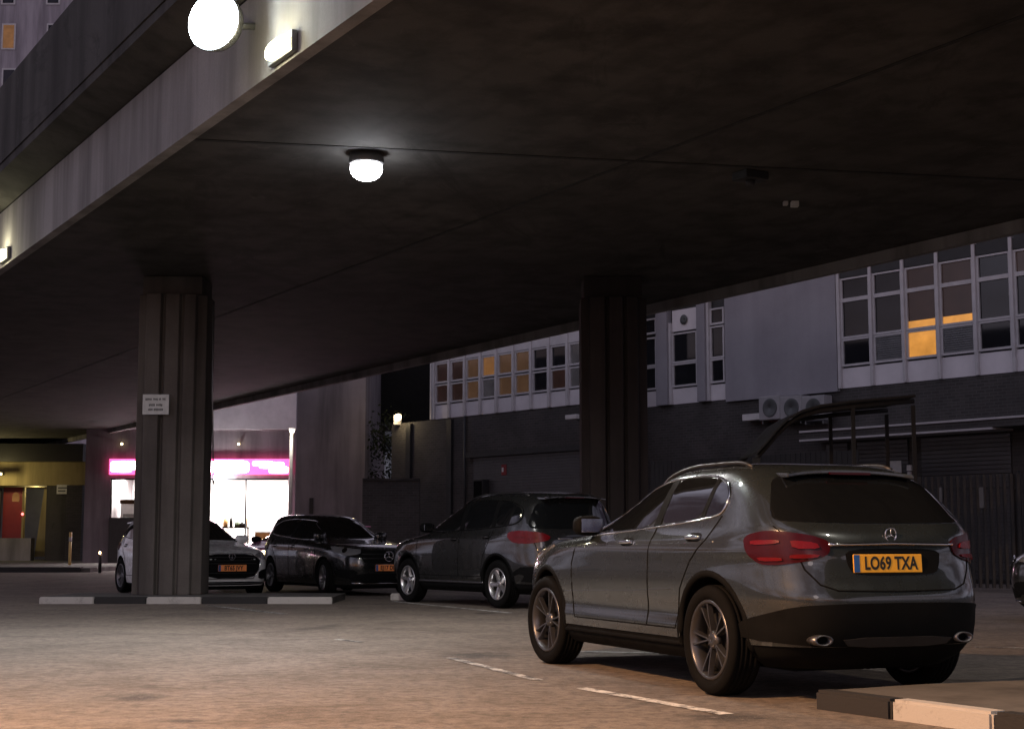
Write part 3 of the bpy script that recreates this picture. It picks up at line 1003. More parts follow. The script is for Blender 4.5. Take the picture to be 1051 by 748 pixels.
# ---------------------------------------------------------------- hatchback
HATCH = dict(
    paint=M['paint_silver'], axle_f=1.30, axle_r=-1.30, wheel_r=.325, rim_r=.225, wheel_w=.22, wheel_key='c', spokes='vee', track=.77, arch_r=.358, arch_up=.018, clad_z=.20, steer=R(-6),
    levels=[(.15, 2.02, -1.92, .80, 4.4, 4.4), (.20, 2.08, -2.0, .85, 4.4, 4.6), (.32, 2.13, -2.06, .878, 4.3, 4.8), (.50, 2.155, -2.10, .888, 4.2, 5), (.64, 2.14, -2.10, .892, 4.1, 5), (.74, 2.05, -2.08, .89, 4, 5), (.80, 1.90, -2.07, .884, 4, 5), (.86, 1.60, -2.05, .868, 4, 5),
            (.91, 1.25, -2.035, .845, 4, 4.8), (.96, .98, -2.01, .82, 3.8, 4.8), (1.06, .70, -1.97, .775, 3.5, 4.6), (1.18, .40, -1.90, .72, 3.4, 4.5), (1.29, .12, -1.83, .66, 3.4, 4.4), (1.36, -.10, -1.76, .60, 3.3, 4.2), (1.40, -.32, -1.62, .50, 3.1, 3.8), (1.42, -.6, -1.3, .34, 3, 3.2)],
    dlo=[(.92, .945), (.6, 1.08), (.25, 1.215), (-.1, 1.295), (-.6, 1.325), (-1.1, 1.30), (-1.40, 1.23), (-1.55, 1.10), (-1.3, 1.04), (-.4, .985), (.4, .955)],
    side_glass=[[(.82, .957), (.58, 1.07), (.25, 1.20), (-.1, 1.28), (-.3, 1.295), (-.28, .99), (.4, .967)], [(-.38, 1.305), (-.6, 1.312), (-1.1, 1.287), (-1.36, 1.225), (-1.49, 1.105), (-1.3, 1.052), (-.38, .997)]],
    pillars=[[(-.28, 1.31), (-.40, 1.32), (-.40, .99), (-.28, .985)]],
    doors=[[(.92, .93), (.95, .7), (.90, .34)], [(-.34, .97), (-.32, .7), (-.30, .34)], [(-1.35, 1.03), (-1.2, .85), (-1.0, .66), (-.92, .34)], [(.90, .34), (-.92, .34)]],
    handles=[(-.10, .87), (-1.05, .89)], creases=[[(1.7, .80), (.8, .83), (-.6, .855), (-1.8, .86)]], mirror=(.80, .985), mirror_mat=M['paint_silver'],
    tail_lamps=[('tail_lamp', M['red_lens_dark'], 150, [(0, .93), (.3, .95), (.6, .92), (.6, .82), (.3, .78), (0, .80)])],
    head_lamps=[('headlight', M['clear_lens'], 35, [(-0.81, 0.66), (-0.5, 0.64), (-0.29, 0.7), (-0.15, 0.8), (-0.29, 0.8), (-0.59, 0.765), (-0.79, 0.735)])],
    side_extra=[('bumper_vent', BP, 28, [(-0.54, 0.46), (-0.2, 0.5), (-0.06, 0.46), (-0.1, 0.34), (-0.52, 0.3)])],
    panels=[('rear_window', CG, 'rear', [(-.55, 1.30), (0, 1.32), (.55, 1.30), (.70, 1.05), (.66, 1.0), (-.66, 1.0), (-.70, 1.05)], 2, .005),
            ('windscreen', CG, 'front', [(-.73, .975), (0, .99), (.73, .975), (.64, 1.15), (.53, 1.32), (0, 1.36), (-.53, 1.32), (-.64, 1.15)], 2, .004),
            ('grille', BP, 'front', [(-.40, .735), (.40, .735), (.54, .66), (.52, .50), (.40, .33), (-.40, .33), (-.52, .50), (-.54, .66)], 1, .010),
            ('lower_grille', BP, 'front', [(-.66, .27), (.66, .27), (.6, .215), (-.6, .215)], 1, .006)],
    lines=[('grille_surround', M['chrome'], 'front', [(-.40, .74), (.40, .74), (.545, .66), (.525, .50), (.405, .325), (-.405, .325), (-.525, .50), (-.545, .66), (-.40, .74)], .009, .010),
           ('bumper_lip', M['alloy'], 'front', [(-.82, .25), (0, .24), (.82, .25)], .010, .004)] +
          [('grille_bar', M['dark_metal'], 'front', [(-.45, z), (.45, z)], .007, .014) for z in (.42, .58, .63, .68)] +
          [('bonnet_seam', BP, 'front', [(-.74, .80), (-.6, .765), (0, .757), (.6, .765), (.74, .80)], .004, -.001)],
    spoiler=(-1.5, -1.90, .56, 1.345, .025), plates=[('front', 2.175, 0, .505, 'BT65 JVY', M['plate_sodium_lit'], 0)], badges=[(2.155, 0, .70, .055, 'bar')])
HATCH_BLACK = dict(HATCH, paint=M['paint_black'], wheel_key='d', spokes='twin', mirror_mat=M['paint_black'], chrome_dlo=True,
    levels=[(z * 1.05 if z > .3 else z, a * 1.03 - (.30 if z > .93 else .18 if z > .9 else 0), b * 1.03, w * 1.0, n1, n2) for z, a, b, w, n1, n2 in HATCH['levels']],
    plates=[('front', 2.24, 0, .50, 'EJ17 DDO', M['plate_sodium_lit'], 0)], badges=[(2.235, 0, .70, .085, 'star')],
    side_glass=[[(x - (.28 if x > .2 else .1 if x > -.2 else 0), z * 1.05) for x, z in p] for p in HATCH['side_glass']], dlo=[(x - (.28 if x > .2 else .1 if x > -.2 else 0), z * 1.05) for x, z in HATCH['dlo']], pillars=[[(x, z * 1.05) for x, z in p] for p in HATCH['pillars']],
    panels=[('rear_window', CG, 'rear', [(-.55, 1.365), (0, 1.385), (.55, 1.365), (.70, 1.10), (.66, 1.05), (-.66, 1.05), (-.70, 1.10)], 2, .005),
            ('windscreen', CG, 'front', [(-.73, 1.03), (0, 1.045), (.73, 1.03), (.64, 1.21), (.53, 1.385), (0, 1.43), (-.53, 1.385), (-.64, 1.21)], 2, .004),
            ('grille', BP, 'front', [(-.46, .80), (.46, .80), (.52, .70), (.44, .57), (-.44, .57), (-.52, .70)], 1, .010),
            ('lower_grille', BP, 'front', [(-.70, .40), (.70, .40), (.62, .25), (-.62, .25)], 1, .008)],
    lines=[('grille_bar', M['dark_metal'], 'front', [(-.48, z), (.48, z)], .010, .016) for z in (.66, .73)] + [('bumper_lip', M['chrome'], 'front', [(-.62, .235), (.62, .235)], .010, .012)],
    head_lamps=[('headlight', M['clear_lens'], 35, [(-0.81, 0.74), (-0.52, 0.7), (-0.31, 0.76), (-0.17, 0.87), (-0.31, 0.87), (-0.61, 0.83), (-0.79, 0.82)])],
    side_extra=[('bumper_vent', BP, 28, [(-0.5, 0.46), (-0.2, 0.48), (-0.08, 0.44), (-0.12, 0.34), (-0.48, 0.3)])], mirror=(.56, 1.04), spoiler=(-1.55, -1.93, .50, 1.42, .025))
HATCH_SIGN_LIT = dict(HATCH, paint=M['paint_sign_lit'], mirror_mat=M['black_plastic'], plates=[], head_lamps=[('headlight', M['lamp_warm'], 35, HATCH['head_lamps'][0][3])], steer=0)
HATCH_DARK = dict(HATCH_BLACK, plates=[], paint=M['paint_graphite'], chrome_dlo=True)
CG_ = 'cars parked under the flyover'


def fwd_rz(phi):
    """car nose pointing phi degrees to the left of straight ahead"""
    return R(90 + phi)


def nose_at(p, ang_fwd, back):
    f = Vector((math.cos(ang_fwd), math.sin(ang_fwd), 0))
    return (p[0] - f.x * back, p[1] - f.y * back, 0)


make_car(SUV_A, 'gunmetal grey crossover with yellow plate LO69 TXA, seen from behind', (1.545, 11.345, 0), fwd_rz(21.3), group=CG_).scale = (1, .95, 1)
# estate: rear left wheel at 511,620
ph = R(33)
f, l = Vector((-math.sin(ph), math.cos(ph), 0)), Vector((-math.cos(ph), -math.sin(ph), 0))
o = Vector((-.207, 22.3, 0)) + f * 1.33 - l * .86
make_car(SUV_B, 'dark grey tall estate with red tail lamp, parked with its back half behind the crossover', o, fwd_rz(33), group=CG_)
a = R(-58)
make_car(HATCH, 'pale silver hatchback with plate BT65 JVY, nose out behind the fluted pillar', nose_at((-4.86, 26.6), a, 2.15), a, group=CG_)
a = R(-60)
make_car(HATCH_BLACK, 'black car with plate EJ17, nose out between the pale hatchback and the tall estate', nose_at((-2.2, 27.2), a, 2.2), a, group=CG_)
a = R(238)
make_car(HATCH_SIGN_LIT, 'small hatchback, sign light put in as pink paint, with lit headlight, behind the black car by the shop', nose_at((-6.05, 34.2), a, 2.1), a, group=CG_)
a = R(150)
make_car(HATCH_DARK, 'dark car at the right edge, nose just showing before the slatted fence', nose_at((6.52, 19.6), a, 2.15), a, group=CG_)
drop_wheel_sources()

# ================================================================ ground
ground = struct(MB().add([(-420, -120, 0), (420, -120, 0), (420, 700, 0), (-420, 700, 0)], [(0, 1, 2, 3)]).build('ground', M['asphalt']))
Vv, Uu = Vector((.8643, .5030, 0)), Vector((-.5030, .8643, 0))     # across / along the flyover


def ground_strip(name, p0, p1, w, mat, z=.004):
    a, b = at_z(*p0), at_z(*p1)
    d = (b - a).normalized()
    n = Vector((-d.y, d.x, 0)) * w / 2
    k = 12
    mb = MB()
    vs, fs = [], []
    for i in range(k + 1):
        c = a.lerp(b, i / k)
        j = random.uniform(-.008, .008)
        vs += [c + n * (1 + j * 6) + Vector((0, 0, z)), c - n * (1 + j * 5) + Vector((0, 0, z))]
    for i in range(k):
        fs.append((2 * i, 2 * i + 1, 2 * i + 3, 2 * i + 2))
    return struct(mb.add(vs, fs).build(name, mat))


ground_strip('parking_line', (462, 675), (552, 698), .09, M['line_worn'])
ground_strip('parking_line', (596, 706), (746, 733), .10, M['line'])
ground_strip('parking_line', (575, 668), (712, 671), .10, M['line'])
ground_strip('parking_line', (212, 621), (292, 630), .11, M['line_worn'])
ground_strip('parking_line', (404, 617), (524, 629), .11, M['line'])
ground_strip('parking_line', (1000, 664), (1120, 666), .09, M['line_worn'])
ground_strip('parking_line', (345, 656), (372, 659), .07, M['line_worn'])


def kerb_run(label_fn, p0, d, lens, kinds, inward, h=.11, w=.13, group=None):
    """a run of painted kerb stones from ground point p0 along d"""
    ang = math.atan2(d.y, d.x)
    pos = Vector(p0)
    for L, k in zip(lens, kinds):
        mb = MB()
        sy = 1 if inward > 0 else -1
        mb.box(.004, L - .004, min(0, w * sy), max(0, w * sy), -.02, h)
        o = mb.build('kerb_stone', M['kerb_white'] if k == 'w' else M['kerb_black'], None)
        b_ = bmesh.new()
        b_.from_mesh(o.data)
        bmesh.ops.bevel(b_, geom=list(b_.edges), offset=.016, segments=2, affect='EDGES')
        b_.to_mesh(o.data)
        b_.free()
        o.location = pos
        o.rotation_euler = (0, 0, ang)
        tag(o, label_fn(k), 'kerb stone', group)
        pos = pos + d * L


# island at the lower right
C0 = at_z(836, 727)
kb = {'n': 0}
labels_i = iter(['black painted kerb stone at the island corner beneath the crossover', 'pale pinkish painted kerb stone, the only white one on the near island',
                 'black painted kerb stone in the bottom right corner of the photo', 'white kerb stone beyond the photo edge', 'black kerb stone beyond the photo edge'])
kerb_run(lambda k: next(labels_i), C0, -Uu, [.62, .72, .75], 'bwb', 1, group='painted kerb stones of the near island')
lab_e = iter(['black end kerb stone under the crossover bumper, left of two', 'black end kerb stone under the crossover bumper, right of two', 'end kerb'])
isl = MB()
isl.prism([tuple((C0 + Vv * a + Uu * b)[:2]) for a, b in ((.13, -.02), (.13, -7), (5.2, -7), (5.2, -.02))], .0, .104)
struct(isl.build('pavement', M['paving']))
# long island under the left pillar, kerb facing the camera
K0 = at_z(45, 621)
K0 = Vector((K0.x, 23.9, 0))
px_b = [45, 101, 154, 210, 277, 343]
xs_b = [(p - CX) / FOC * 23.9 for p in px_b]
names_b = iter(['white kerb stone at the left end of the pillar island', 'black kerb stone left of the fluted pillar base', 'white kerb stone right below the fluted pillar',
                'black kerb stone below the pale hatchback plate', 'pale kerb stone in front of the black car'])
kerb_run(lambda k: next(names_b), (xs_b[0], 23.9, 0), Vector((1, 0, 0)), [b - a for a, b in zip(xs_b, xs_b[1:])], 'wbwbw', 1, h=.105, group='painted kerb stones of the pillar island')
struct(MB().box(xs_b[0] + .01, xs_b[-1] - .01, 24.03, 25.9, 0, .10).build('pavement', M['paving']))
xa, xb = (408 - CX) / FOC * 25.4, (426 - CX) / FOC * 25.4
kerb_run(lambda k: 'single pale kerb stone behind the front wheel of the tall estate', (xa - .1, 25.4, 0), Vector((1, 0, 0)), [.5], 'w', 1)
# far left pavement
struct(MB().box(-60, -13.2, 48, 75, 0, .13).build('pavement', M['paving']))

# ================================================================ flyover
fly = thing('flyover', 'huge dark concrete road bridge overhead crossing the whole photo', 'bridge', (0, 0, 0), math.atan2(Vv.y, Vv.x))
SOF, VN, VF = 5.37, 5.06, 16.52


def extrude_profile(prof, t0, t1, name, mat, parent, cuts=1):
    n = len(prof)
    vs, fs = [], []
    for i in range(cuts + 1):
        t = t0 + (t1 - t0) * i / cuts
        vs += [(v, t, z) for v, z in prof]
    for i in range(cuts):
        for k in range(n):
            fs.append((i * n + k, i * n + (k + 1) % n, (i + 1) * n + (k + 1) % n, (i + 1) * n + k))
    fs += [tuple(range(n - 1, -1, -1)), tuple(range(cuts * n, cuts * n + n))]
    return MB().add(vs, fs).build(name, mat, parent)


T0, T1 = -45, 130
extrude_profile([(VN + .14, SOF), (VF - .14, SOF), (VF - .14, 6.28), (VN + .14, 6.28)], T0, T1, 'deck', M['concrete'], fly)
extrude_profile([(VN, SOF - .012), (VN + .137, SOF - .012), (VN + .137, 6.30), (VN, 6.30)], T0, T1, 'edge_beam', M['concrete_pale'], fly)
extrude_profile([(VF - .137, SOF - .17), (VF, SOF - .17), (VF, 6.30), (VF - .137, 6.30)], T0, T1, 'edge_beam', M['concrete_pale'], fly)
extrude_profile([(VN + .10, 6.303), (VN - .45, 6.48), (VN - .45, 6.60), (VN + .6, 6.60), (VN + .6, 6.303)], T0, T1, 'cantilever', M['concrete'], fly)
extrude_profile([(VN - .47, 6.603), (VN - .25, 6.603), (VN - .25, 7.83), (VN - .47, 7.83)], T0, T1, 'parapet', M['concrete'], fly)
extrude_profile([(VF - .2, 6.303), (VF + .25, 6.303), (VF + .25, 7.3), (VF - .2, 7.3)], T0, T1, 'parapet', M['concrete'], fly)


def to_fly(p):
    return Vector((p.x * Vv.x + p.y * Vv.y, p.x * Uu.x + p.y * Uu.y, p.z))


vj = to_fly(at_z(640, 170, SOF)).x
MB().box(vj - .03, vj + .03, T0, T1, SOF - .006, SOF + .02).build('soffit_joint', M['joint'], fly)
for pa, pb, w in (((480, 157), (1051, 185), .035),):
    a, b = to_fly(at_z(*pa, SOF)), to_fly(at_z(*pb, SOF))
    d = (b - a)
    d.normalize()
    mid = (a + b) / 2
    ext = []
    for vv in (VN + .15, VF - .15):
        ext.append(mid + d * ((vv - mid.x) / d.x))
    n = Vector((-d.y, d.x, 0)) * w
    MB().prism([tuple((ext[0] + n)[:2]), tuple((ext[0] - n)[:2]), tuple((ext[1] - n)[:2]), tuple((ext[1] + n)[:2])], SOF - .008, SOF + .02).build('soffit_joint', M['joint'], fly)
# drainage box and small fittings below the soffit
g = at_z(770, 177, SOF)
dr = thing('drain_box', 'black drainage box under the bridge soffit, upper right', 'drain box', (g.x, g.y, SOF), math.atan2(Vv.y, Vv.x))
MB().box(-.17, .17, -.14, .14, -.10, -.0).build('box', M['steel_dark'], dr, .01)
MB().lathe([(.001, -.16), (.05, -.16), (.06, -.10), (.001, -.10)], 14, axis='z').build('spout', M['steel_dark'], dr)
g = at_z(814, 207, SOF)
jb = thing('junction_box', 'tiny pale junction boxes on the soffit right of the drain box', 'junction box', (g.x, g.y, SOF))
MB().box(-.03, .07, -.05, .05, -.07, 0).build('box', M['sign_white'], jb, .006)
MB().box(-.13, -.07, -.04, .04, -.05, 0).build('cover', M['frame_white'], jb, .006)

# ================================================================ pillars


def pillar(loc, w, ztop, label, mat, zcap, flip=1):
    p = thing('bridge_pillar', label, 'pillar', loc)
    # plan outline with raised ribs and dark grooves; fractions of the face width
    fr = [(0, .16), (.115, .16), (.13, .05), (.35, .0), (.37, .10), (.40, .10), (.42, .035), (.62, .035), (.64, .12), (.67, .12), (.69, .07), (.85, .10), (.87, .19), (1.0, .24)]
    half = w / 2
    front = [(-half + f * w, -half + d) for f, d in fr]
    back = [(x, -y) for x, y in reversed(front)]
    pts = front + back
    MB().prism(pts, .0, ztop).build('shaft', mat, p, .012)
    MB().box(-half * .92, half * .86, -half * .7, half * .8, ztop + .002, zcap - .004).build('capital', mat, p, .02)
    return p


YP = 25.45
M['shelter_black'] = plain('shelter_black', (.007, .007, .007), .7, spec=.2)
lp = pillar(((171.5 - CX) / FOC * 24.9, YP, .10), 70 / FOC * 24.9, 4.95, 'pale fluted concrete pillar with a small white notice, left', M['pillar'], SOF - .10)
pillar(((632 - CX) / FOC * 24.9, YP, .0), 69 / FOC * 24.9, 5.0, 'middle fluted concrete pillar, dim reddish light put into its colour, behind the crossover', M['pillar_dim'], SOF)
q = at_y(160, 415, YP - .60)
nt_ = thing('notice_board', 'white notice with three lines of grey print fixed to the fluted pillar', 'sign', (q.x, q.y, q.z))
MB().box(-.215, .215, -.012, .012, -.165, .165).build('board', M['sign_white'], nt_, .003)
mb = MB()
for z, segs in ((.085, [(-.17, -.06), (-.04, .03), (.05, .09), (.11, .17)]), (-.01, [(-.11, -.01), (.01, .12)]), (-.085, [(-.12, -.05), (-.03, .12)])):
    for a, b in segs:
        x = a
        while x < b - .01:
            wv = random.uniform(.010, .017)
            mb.box(x, min(b, x + wv), -.0145, -.0122, z - random.uniform(.014, .021), z + random.uniform(.014, .021))
            x += wv + .006
mb.build('print', M['ink_grey'], nt_)
# cable down the pillar's right edge
MB().tube([(w_, YP - .30, z_) for w_, z_ in ((-5.0, 4.9), (-4.98, 3.4), (-4.93, 1.9))], .012, 6).build('cable', M['galv'], None)
tag(bpy.data.objects['cable'], 'thin pale cable hanging down the right edge of the fluted pillar', 'cable')

# ================================================================ lamps of the bridge


def ray_plane_v(px, py, v):
    r = ray(px, py)
    return CP + r * ((v - CP.x * Vv.x - CP.y * Vv.y) / (r.x * Vv.x + r.y * Vv.y))


ang = math.atan2(Vv.y, Vv.x)
pA = ray_plane_v(222, 24, VN - .40)
la = thing('floodlight', 'dazzling cool white floodlight on the bridge edge, top left', 'lamp', pA, R(68))
MB().lathe([(.001, .0), (.20, .0), (.26, -.03), (.285, -.055), (.295, -.04), (.27, .06), (.001, .08)], 28, axis='x').build('housing', M['galv'], la)
o = MB().blob((-.055, 0, 0), .07, .27, .27, 28, 12, 2.2).build('lens', M['lamp_white'], la)
MB().tube([(.07, 0, .0), (.07 + .36 * math.cos(ang - R(68)), .36 * math.sin(ang - R(68)), .05)], .035, 10).build('bracket', M['galv'], la)
light('floodlight_beam', 'SPOT', pA - Vv * .45 + Vector((0, 0, -.12)), 450, (.95, .97, 1.0), .12, target=pA - Vv * 2.5 + Vector((0, 0, -5)), spot=118, blend=.8)
pB = at_z(376, 169, SOF - .13)
lb = thing('ceiling_lamp', 'round white bulkhead lamp burning under the bridge soffit', 'lamp', pB)
MB().lathe([(.001, .13), (.19, .13), (.205, .02), (.19, .0), (.001, .0)], 28, axis='z').build('housing', M['galv'], lb)
MB().blob((0, 0, -.05), .185, .185, .14, 24, 10, 2.1).build('lens', M['lamp_soffit'], lb)
light('ceiling_lamp_beam', 'SPOT', pB + Vector((0, 0, -.22)), 310, (1.0, .97, .94), .12, target=pB - Vector((0, 0, 6)), spot=165, blend=.5)
for (px, py, lab, e) in ((287, 50, 'yellow-white bulkhead lamp on the bridge edge beam below the floodlight', 9), (3, 262, 'yellow-white bulkhead lamp far along the bridge edge beam, left', 9)):
    p = ray_plane_v(px, py, VN - .06)
    p.z = max(p.z, SOF + .12)
    t = thing('bulkhead_lamp', lab, 'lamp', p, ang, 'bulkhead lamps on the bridge edge')
    MB().box(0, .055, -.30, .30, -.10, .10).build('housing', M['galv'], t, .01)
    MB().blob((-.02, 0, 0), .06, .27, .085, 16, 9, 2.6).build('lens', M['lamp_yellow'], t)
    light('bulkhead_lamp_glow', 'POINT', p - Vv * .18, e, (1.0, .92, .6), .1)

# ================================================================ office building on the right
PSI = 39.0
B0 = Vector((8.25, 38.0, 0))
bx = Vector((math.sin(R(PSI)), -math.cos(R(PSI)), 0))      # along the facade, towards the right / camera
by = Vector((math.cos(R(PSI)), math.sin(R(PSI)), 0))       # into the building
off = thing('office_building', 'two storey seventies block with white framed windows over dark brick, right', 'building', B0, math.atan2(bx.y, bx.x))


def F(px, py, d=0.0):
    r = ray(px, py)
    t = ((B0 - CP).dot(by) + d) / r.dot(by)
    p = CP + r * t - B0
    return p.dot(bx), p.z + CAMH - CAMH


DL = -1.85
xL0, xL1, xLm = F(402, 450, DL)[0], F(612, 400, DL)[0], F(446, 400, DL)[0]
xR1 = F(1051, 340)[0] + 7
zspR = F(878, 397)[1]
zspL = F(520, 423, DL)[1]
ZT = 8.7
# walls
MB().box(xL0, xL1, DL, 9, 0, zspL).build('lower_wall', M['brick_dark'], off)
MB().box(xL1 + .002, xR1, 0, 9, 0, zspR).build('lower_wall', M['brick_dark'], off)
MB().box(xLm, xL1 - .01, DL + .05, 9, zspL + .003, ZT).build('upper_wall', M['steel_dark'], off)
MB().box(xL1 + .01, xR1 - .02, .05, 9, zspR + .003, ZT).build('upper_wall', M['steel_dark'], off)
MB().box(xLm - .3, xL1, DL - .35, 9.2, ZT + .003, ZT + .3).build('roof', M['concrete'], off)
MB().box(xL1 + .003, xR1, -.45, 9.2, ZT + .006, ZT + .3).build('roof', M['concrete'], off)
xp0, xp1 = F(746.5, 350)[0], F(861, 350)[0]
MB().box(xp0, xp1, -.10, .045, F(800, 407.5)[1], ZT).build('rendered_panel', M['wall_pale'], off)


def litmat(name, col, s, scale=1.6):
    m, nt, b = newmat(name)
    b.inputs['Base Color'].default_value = (.02, .018, .017, 1)
    f = noise(nt, scale, 4, .6, coords(nt))
    c = ramp(nt, f, [(.3, tuple(x * .55 for x in col)), (.7, col)])
    nt.links.new(c, b.inputs['Emission Color'])
    b.inputs['Emission Strength'].default_value = s
    b.inputs['Roughness'].default_value = .1
    return m


LIT = {'hot': litmat('lit_window_hot', (1, .42, .08), .30), 'amber': litmat('lit_window_amber', (1, .44, .14), .075), 'dim': litmat('lit_window_dim', (1, .52, .27), .024), 'faint': litmat('lit_window_faint', (1, .45, .35), .006),
       'glass': M['glass'], 'lite': litmat('grey_blind_glow', (.55, .5, .6), .02)}  # grey blind pane has a dim glow of its own
fr_mat = M['frame_white']


def window(x0, x1, rows, d, sp, louvre=(), lab=None, split=None, mull=.085):
    """one bay: mullions and rails as the window, panes as sub-parts, spandrel panel below"""
    fr = MB()
    zs0, zs1 = rows[0][0], rows[-1][1]
    zb = sp[1] + .02
    fr.box(x0 - mull / 2, x0 + mull / 2, d - .10, d + .04, sp[0], zs1 + .35)
    e = .055
    for k, (a, b, kind) in enumerate(rows):
        fr.box(x0 + mull / 2, x1 - mull / 2, d - .05, d + .03, a - e, a)
        fr.box(x0 + mull / 2, x1 - mull / 2, d - .05, d + .03, b, b + e * .8)
        fr.box(x0 + mull / 2, x0 + mull / 2 + e, d - .045, d + .03, a, b)
        fr.box(x1 - mull / 2 - e, x1 - mull / 2, d - .045, d + .03, a, b)
    w = fr.build('window', fr_mat, off)
    if lab:
        w['label'] = lab
    for a, b, kind in rows:
        if kind == 'louvre':
            mb = MB()
            n = 11
            for i in range(n):
                z = a + (b - a) * (i + .5) / n
                mb.box(x0 + mull / 2 + e, x1 - mull / 2 - e, d - .03, d + .0, z - .012, z + .022)
            mb.box(x0 + mull / 2 + e, x1 - mull / 2 - e, d + .005, d + .02, a, b)
            mb.build('louvre', M['galv'], w)
        elif isinstance(kind, tuple):
            zc = a + (b - a) * kind[2]
            MB().box(x0 + mull / 2 + e, x1 - mull / 2 - e, d, d + .02, a, zc).build('pane', LIT[kind[0]], w)
            MB().box(x0 + mull / 2 + e, x1 - mull / 2 - e, d, d + .02, zc + .001, b).build('pane', LIT[kind[1]], w)
        else:
            MB().box(x0 + mull / 2 + e, x1 - mull / 2 - e, d, d + .02, a, b).build('pane', LIT[kind], w)
    MB().box(x0 + mull / 2, x1 - mull / 2, d - .02, d + .02, sp[0], sp[1]).build('spandrel', M['spandrel'], w)
    return w


# right-hand bays
bp = [F(p, 340)[0] for p in (863, 896, 929.5, 965, 1003.5, 1042, 1083, 1126, 1171)]
zr = lambda y: F(878, y)[1]
top, main, low, spn = (zr(305), zr(286)), (zr(344.5), zr(309)), (zr(373), zr(349)), (zr(397.5), zr(377))
kinds = [('glass', 'glass', 'glass'), ('glass', 'glass', 'louvre'), ('faint', ('hot', 'faint', .2), 'hot'), ('faint', ('hot', 'faint', .2), 'louvre'), ('glass', 'glass', 'glass'), ('faint', 'glass', 'glass'), ('glass', 'glass', 'louvre'), ('glass', 'glass', 'glass')]
for i, (kt, km, kl) in enumerate(kinds):
    window(bp[i], bp[i + 1], [(*low, kl), (*main, km), (*top, kt)], 0, spn)
MB().box(bp[-1] - .05, bp[-1] + .05, -.1, .04, spn[0], top[1] + .35).build('mullion', fr_mat, off)
MB().box(bp[0], bp[-1], -.06, .02, top[1] + .06, top[1] + .33).build('window_head', M['steel_dark'], off)
# left-hand bays
bl = [F(p, 395, DL)[0] for p in (447, 462.5, 478.5, 494.5, 511, 528.5, 546.5, 565, 584, 603)]
zl = lambda y: F(454, y, DL)[1]
upL, loL, spL = (zl(391.5), zl(374)), (zl(412.5), zl(396)), (zspL + .01, zl(415.5))
kl_ = [('faint', 'faint'), ('faint', 'faint'), ('dim', 'dim'), ('amber', 'lite'), ('dim', 'dim'), ('dim', 'dim'), ('glass', 'glass'), ('glass', 'faint'), ('lite', 'lite')]
for i, (ku, kl) in enumerate(kl_):
    window(bl[i], bl[i + 1], [(*loL, kl), (*upL, ku)], DL, spL, mull=.10)
MB().box(bl[0] - .14, bl[0] - .06, DL - .12, DL + .04, spL[0], upL[1] + .4).build('corner_post', fr_mat, off)
MB().box(bl[0], bl[-1], DL - .06, DL + .02, upL[1] + .06, upL[1] + .4).build('window_head', fr_mat, off)
# narrow wing between the two window bands: wide light with a vent panel above, slim light beside it
zc_ = lambda y: F(704, y)[1]
bcol = [F(p, 380)[0] for p in (650, 676, 690, 718, 729, 746)]
spm = (zc_(414), zc_(398))
window(bcol[0], bcol[1], [(zc_(394.5), zc_(374), 'glass'), (zc_(370), zc_(343), 'glass'), (zc_(336), zc_(323), 'glass')], 0, spm)
ww = window(bcol[2], bcol[3], [(zc_(394.5), zc_(374), 'glass'), (zc_(370), zc_(342.5), 'glass')], 0, spm, lab='wide window with a round vent in the panel above it')
window(bcol[4], bcol[5], [(zc_(394.5), zc_(374), 'glass'), (zc_(370), zc_(341), 'glass'), (zc_(336), zc_(323), 'glass')], 0, spm)
for a_, b_ in ((bcol[1], bcol[2]), (bcol[3], bcol[4])):
    MB().box(a_ + .05, b_ - .05, -.16, .04, spm[0], zc_(312)).build('wide_mullion', M['wall_pale'], off)
MB().box(bcol[2] + .05, bcol[3] - .05, -.03, .03, zc_(339), zc_(317)).build('vent_panel', M['spandrel'], ww)
MB().lathe([(.001, .0), (.12, .0), (.14, -.03), (.001, -.03)], 20, axis='y', c=((bcol[2] + bcol[3]) / 2, -.032, zc_(328))).build('round_vent', M['ink_grey'], ww)
# canopy over the ground floor, right
xk0, xk1 = F(842, 437)[0], F(1051, 440)[0] + 6
zk0, zk1 = F(942, 444.5, -.8)[1], F(942, 434.5, -.8)[1]
cn = MB().box(xk0, xk1, -.8, -.003, zk0 + .03, zk1 - .03).build('canopy', M['brick_dark'], off)
MB().box(xk0, xk1, -.83, -.003, zk1 - .027, zk1 + .02).build('canopy_flashing', M['frame_white'], cn)
MB().box(xk0, F(1040, 440)[0], -.83, -.003, zk0 - .02, zk0 + .027).build('canopy_flashing', M['frame_white'], cn)
# shuttered doors under the canopy
for pa, pb in ((850, 872), (882, 934), (948, 1040)):
    x0, x1 = F(pa, 500)[0], F(pb, 500)[0]
    mb = MB()
    zt = zk0 - .15
    z = .1
    while z < zt:
        mb.box(x0, x1, -.05, -.003, z, z + .085)
        z += .1
    mb.build('roller_shutter', M['shutter'], off)
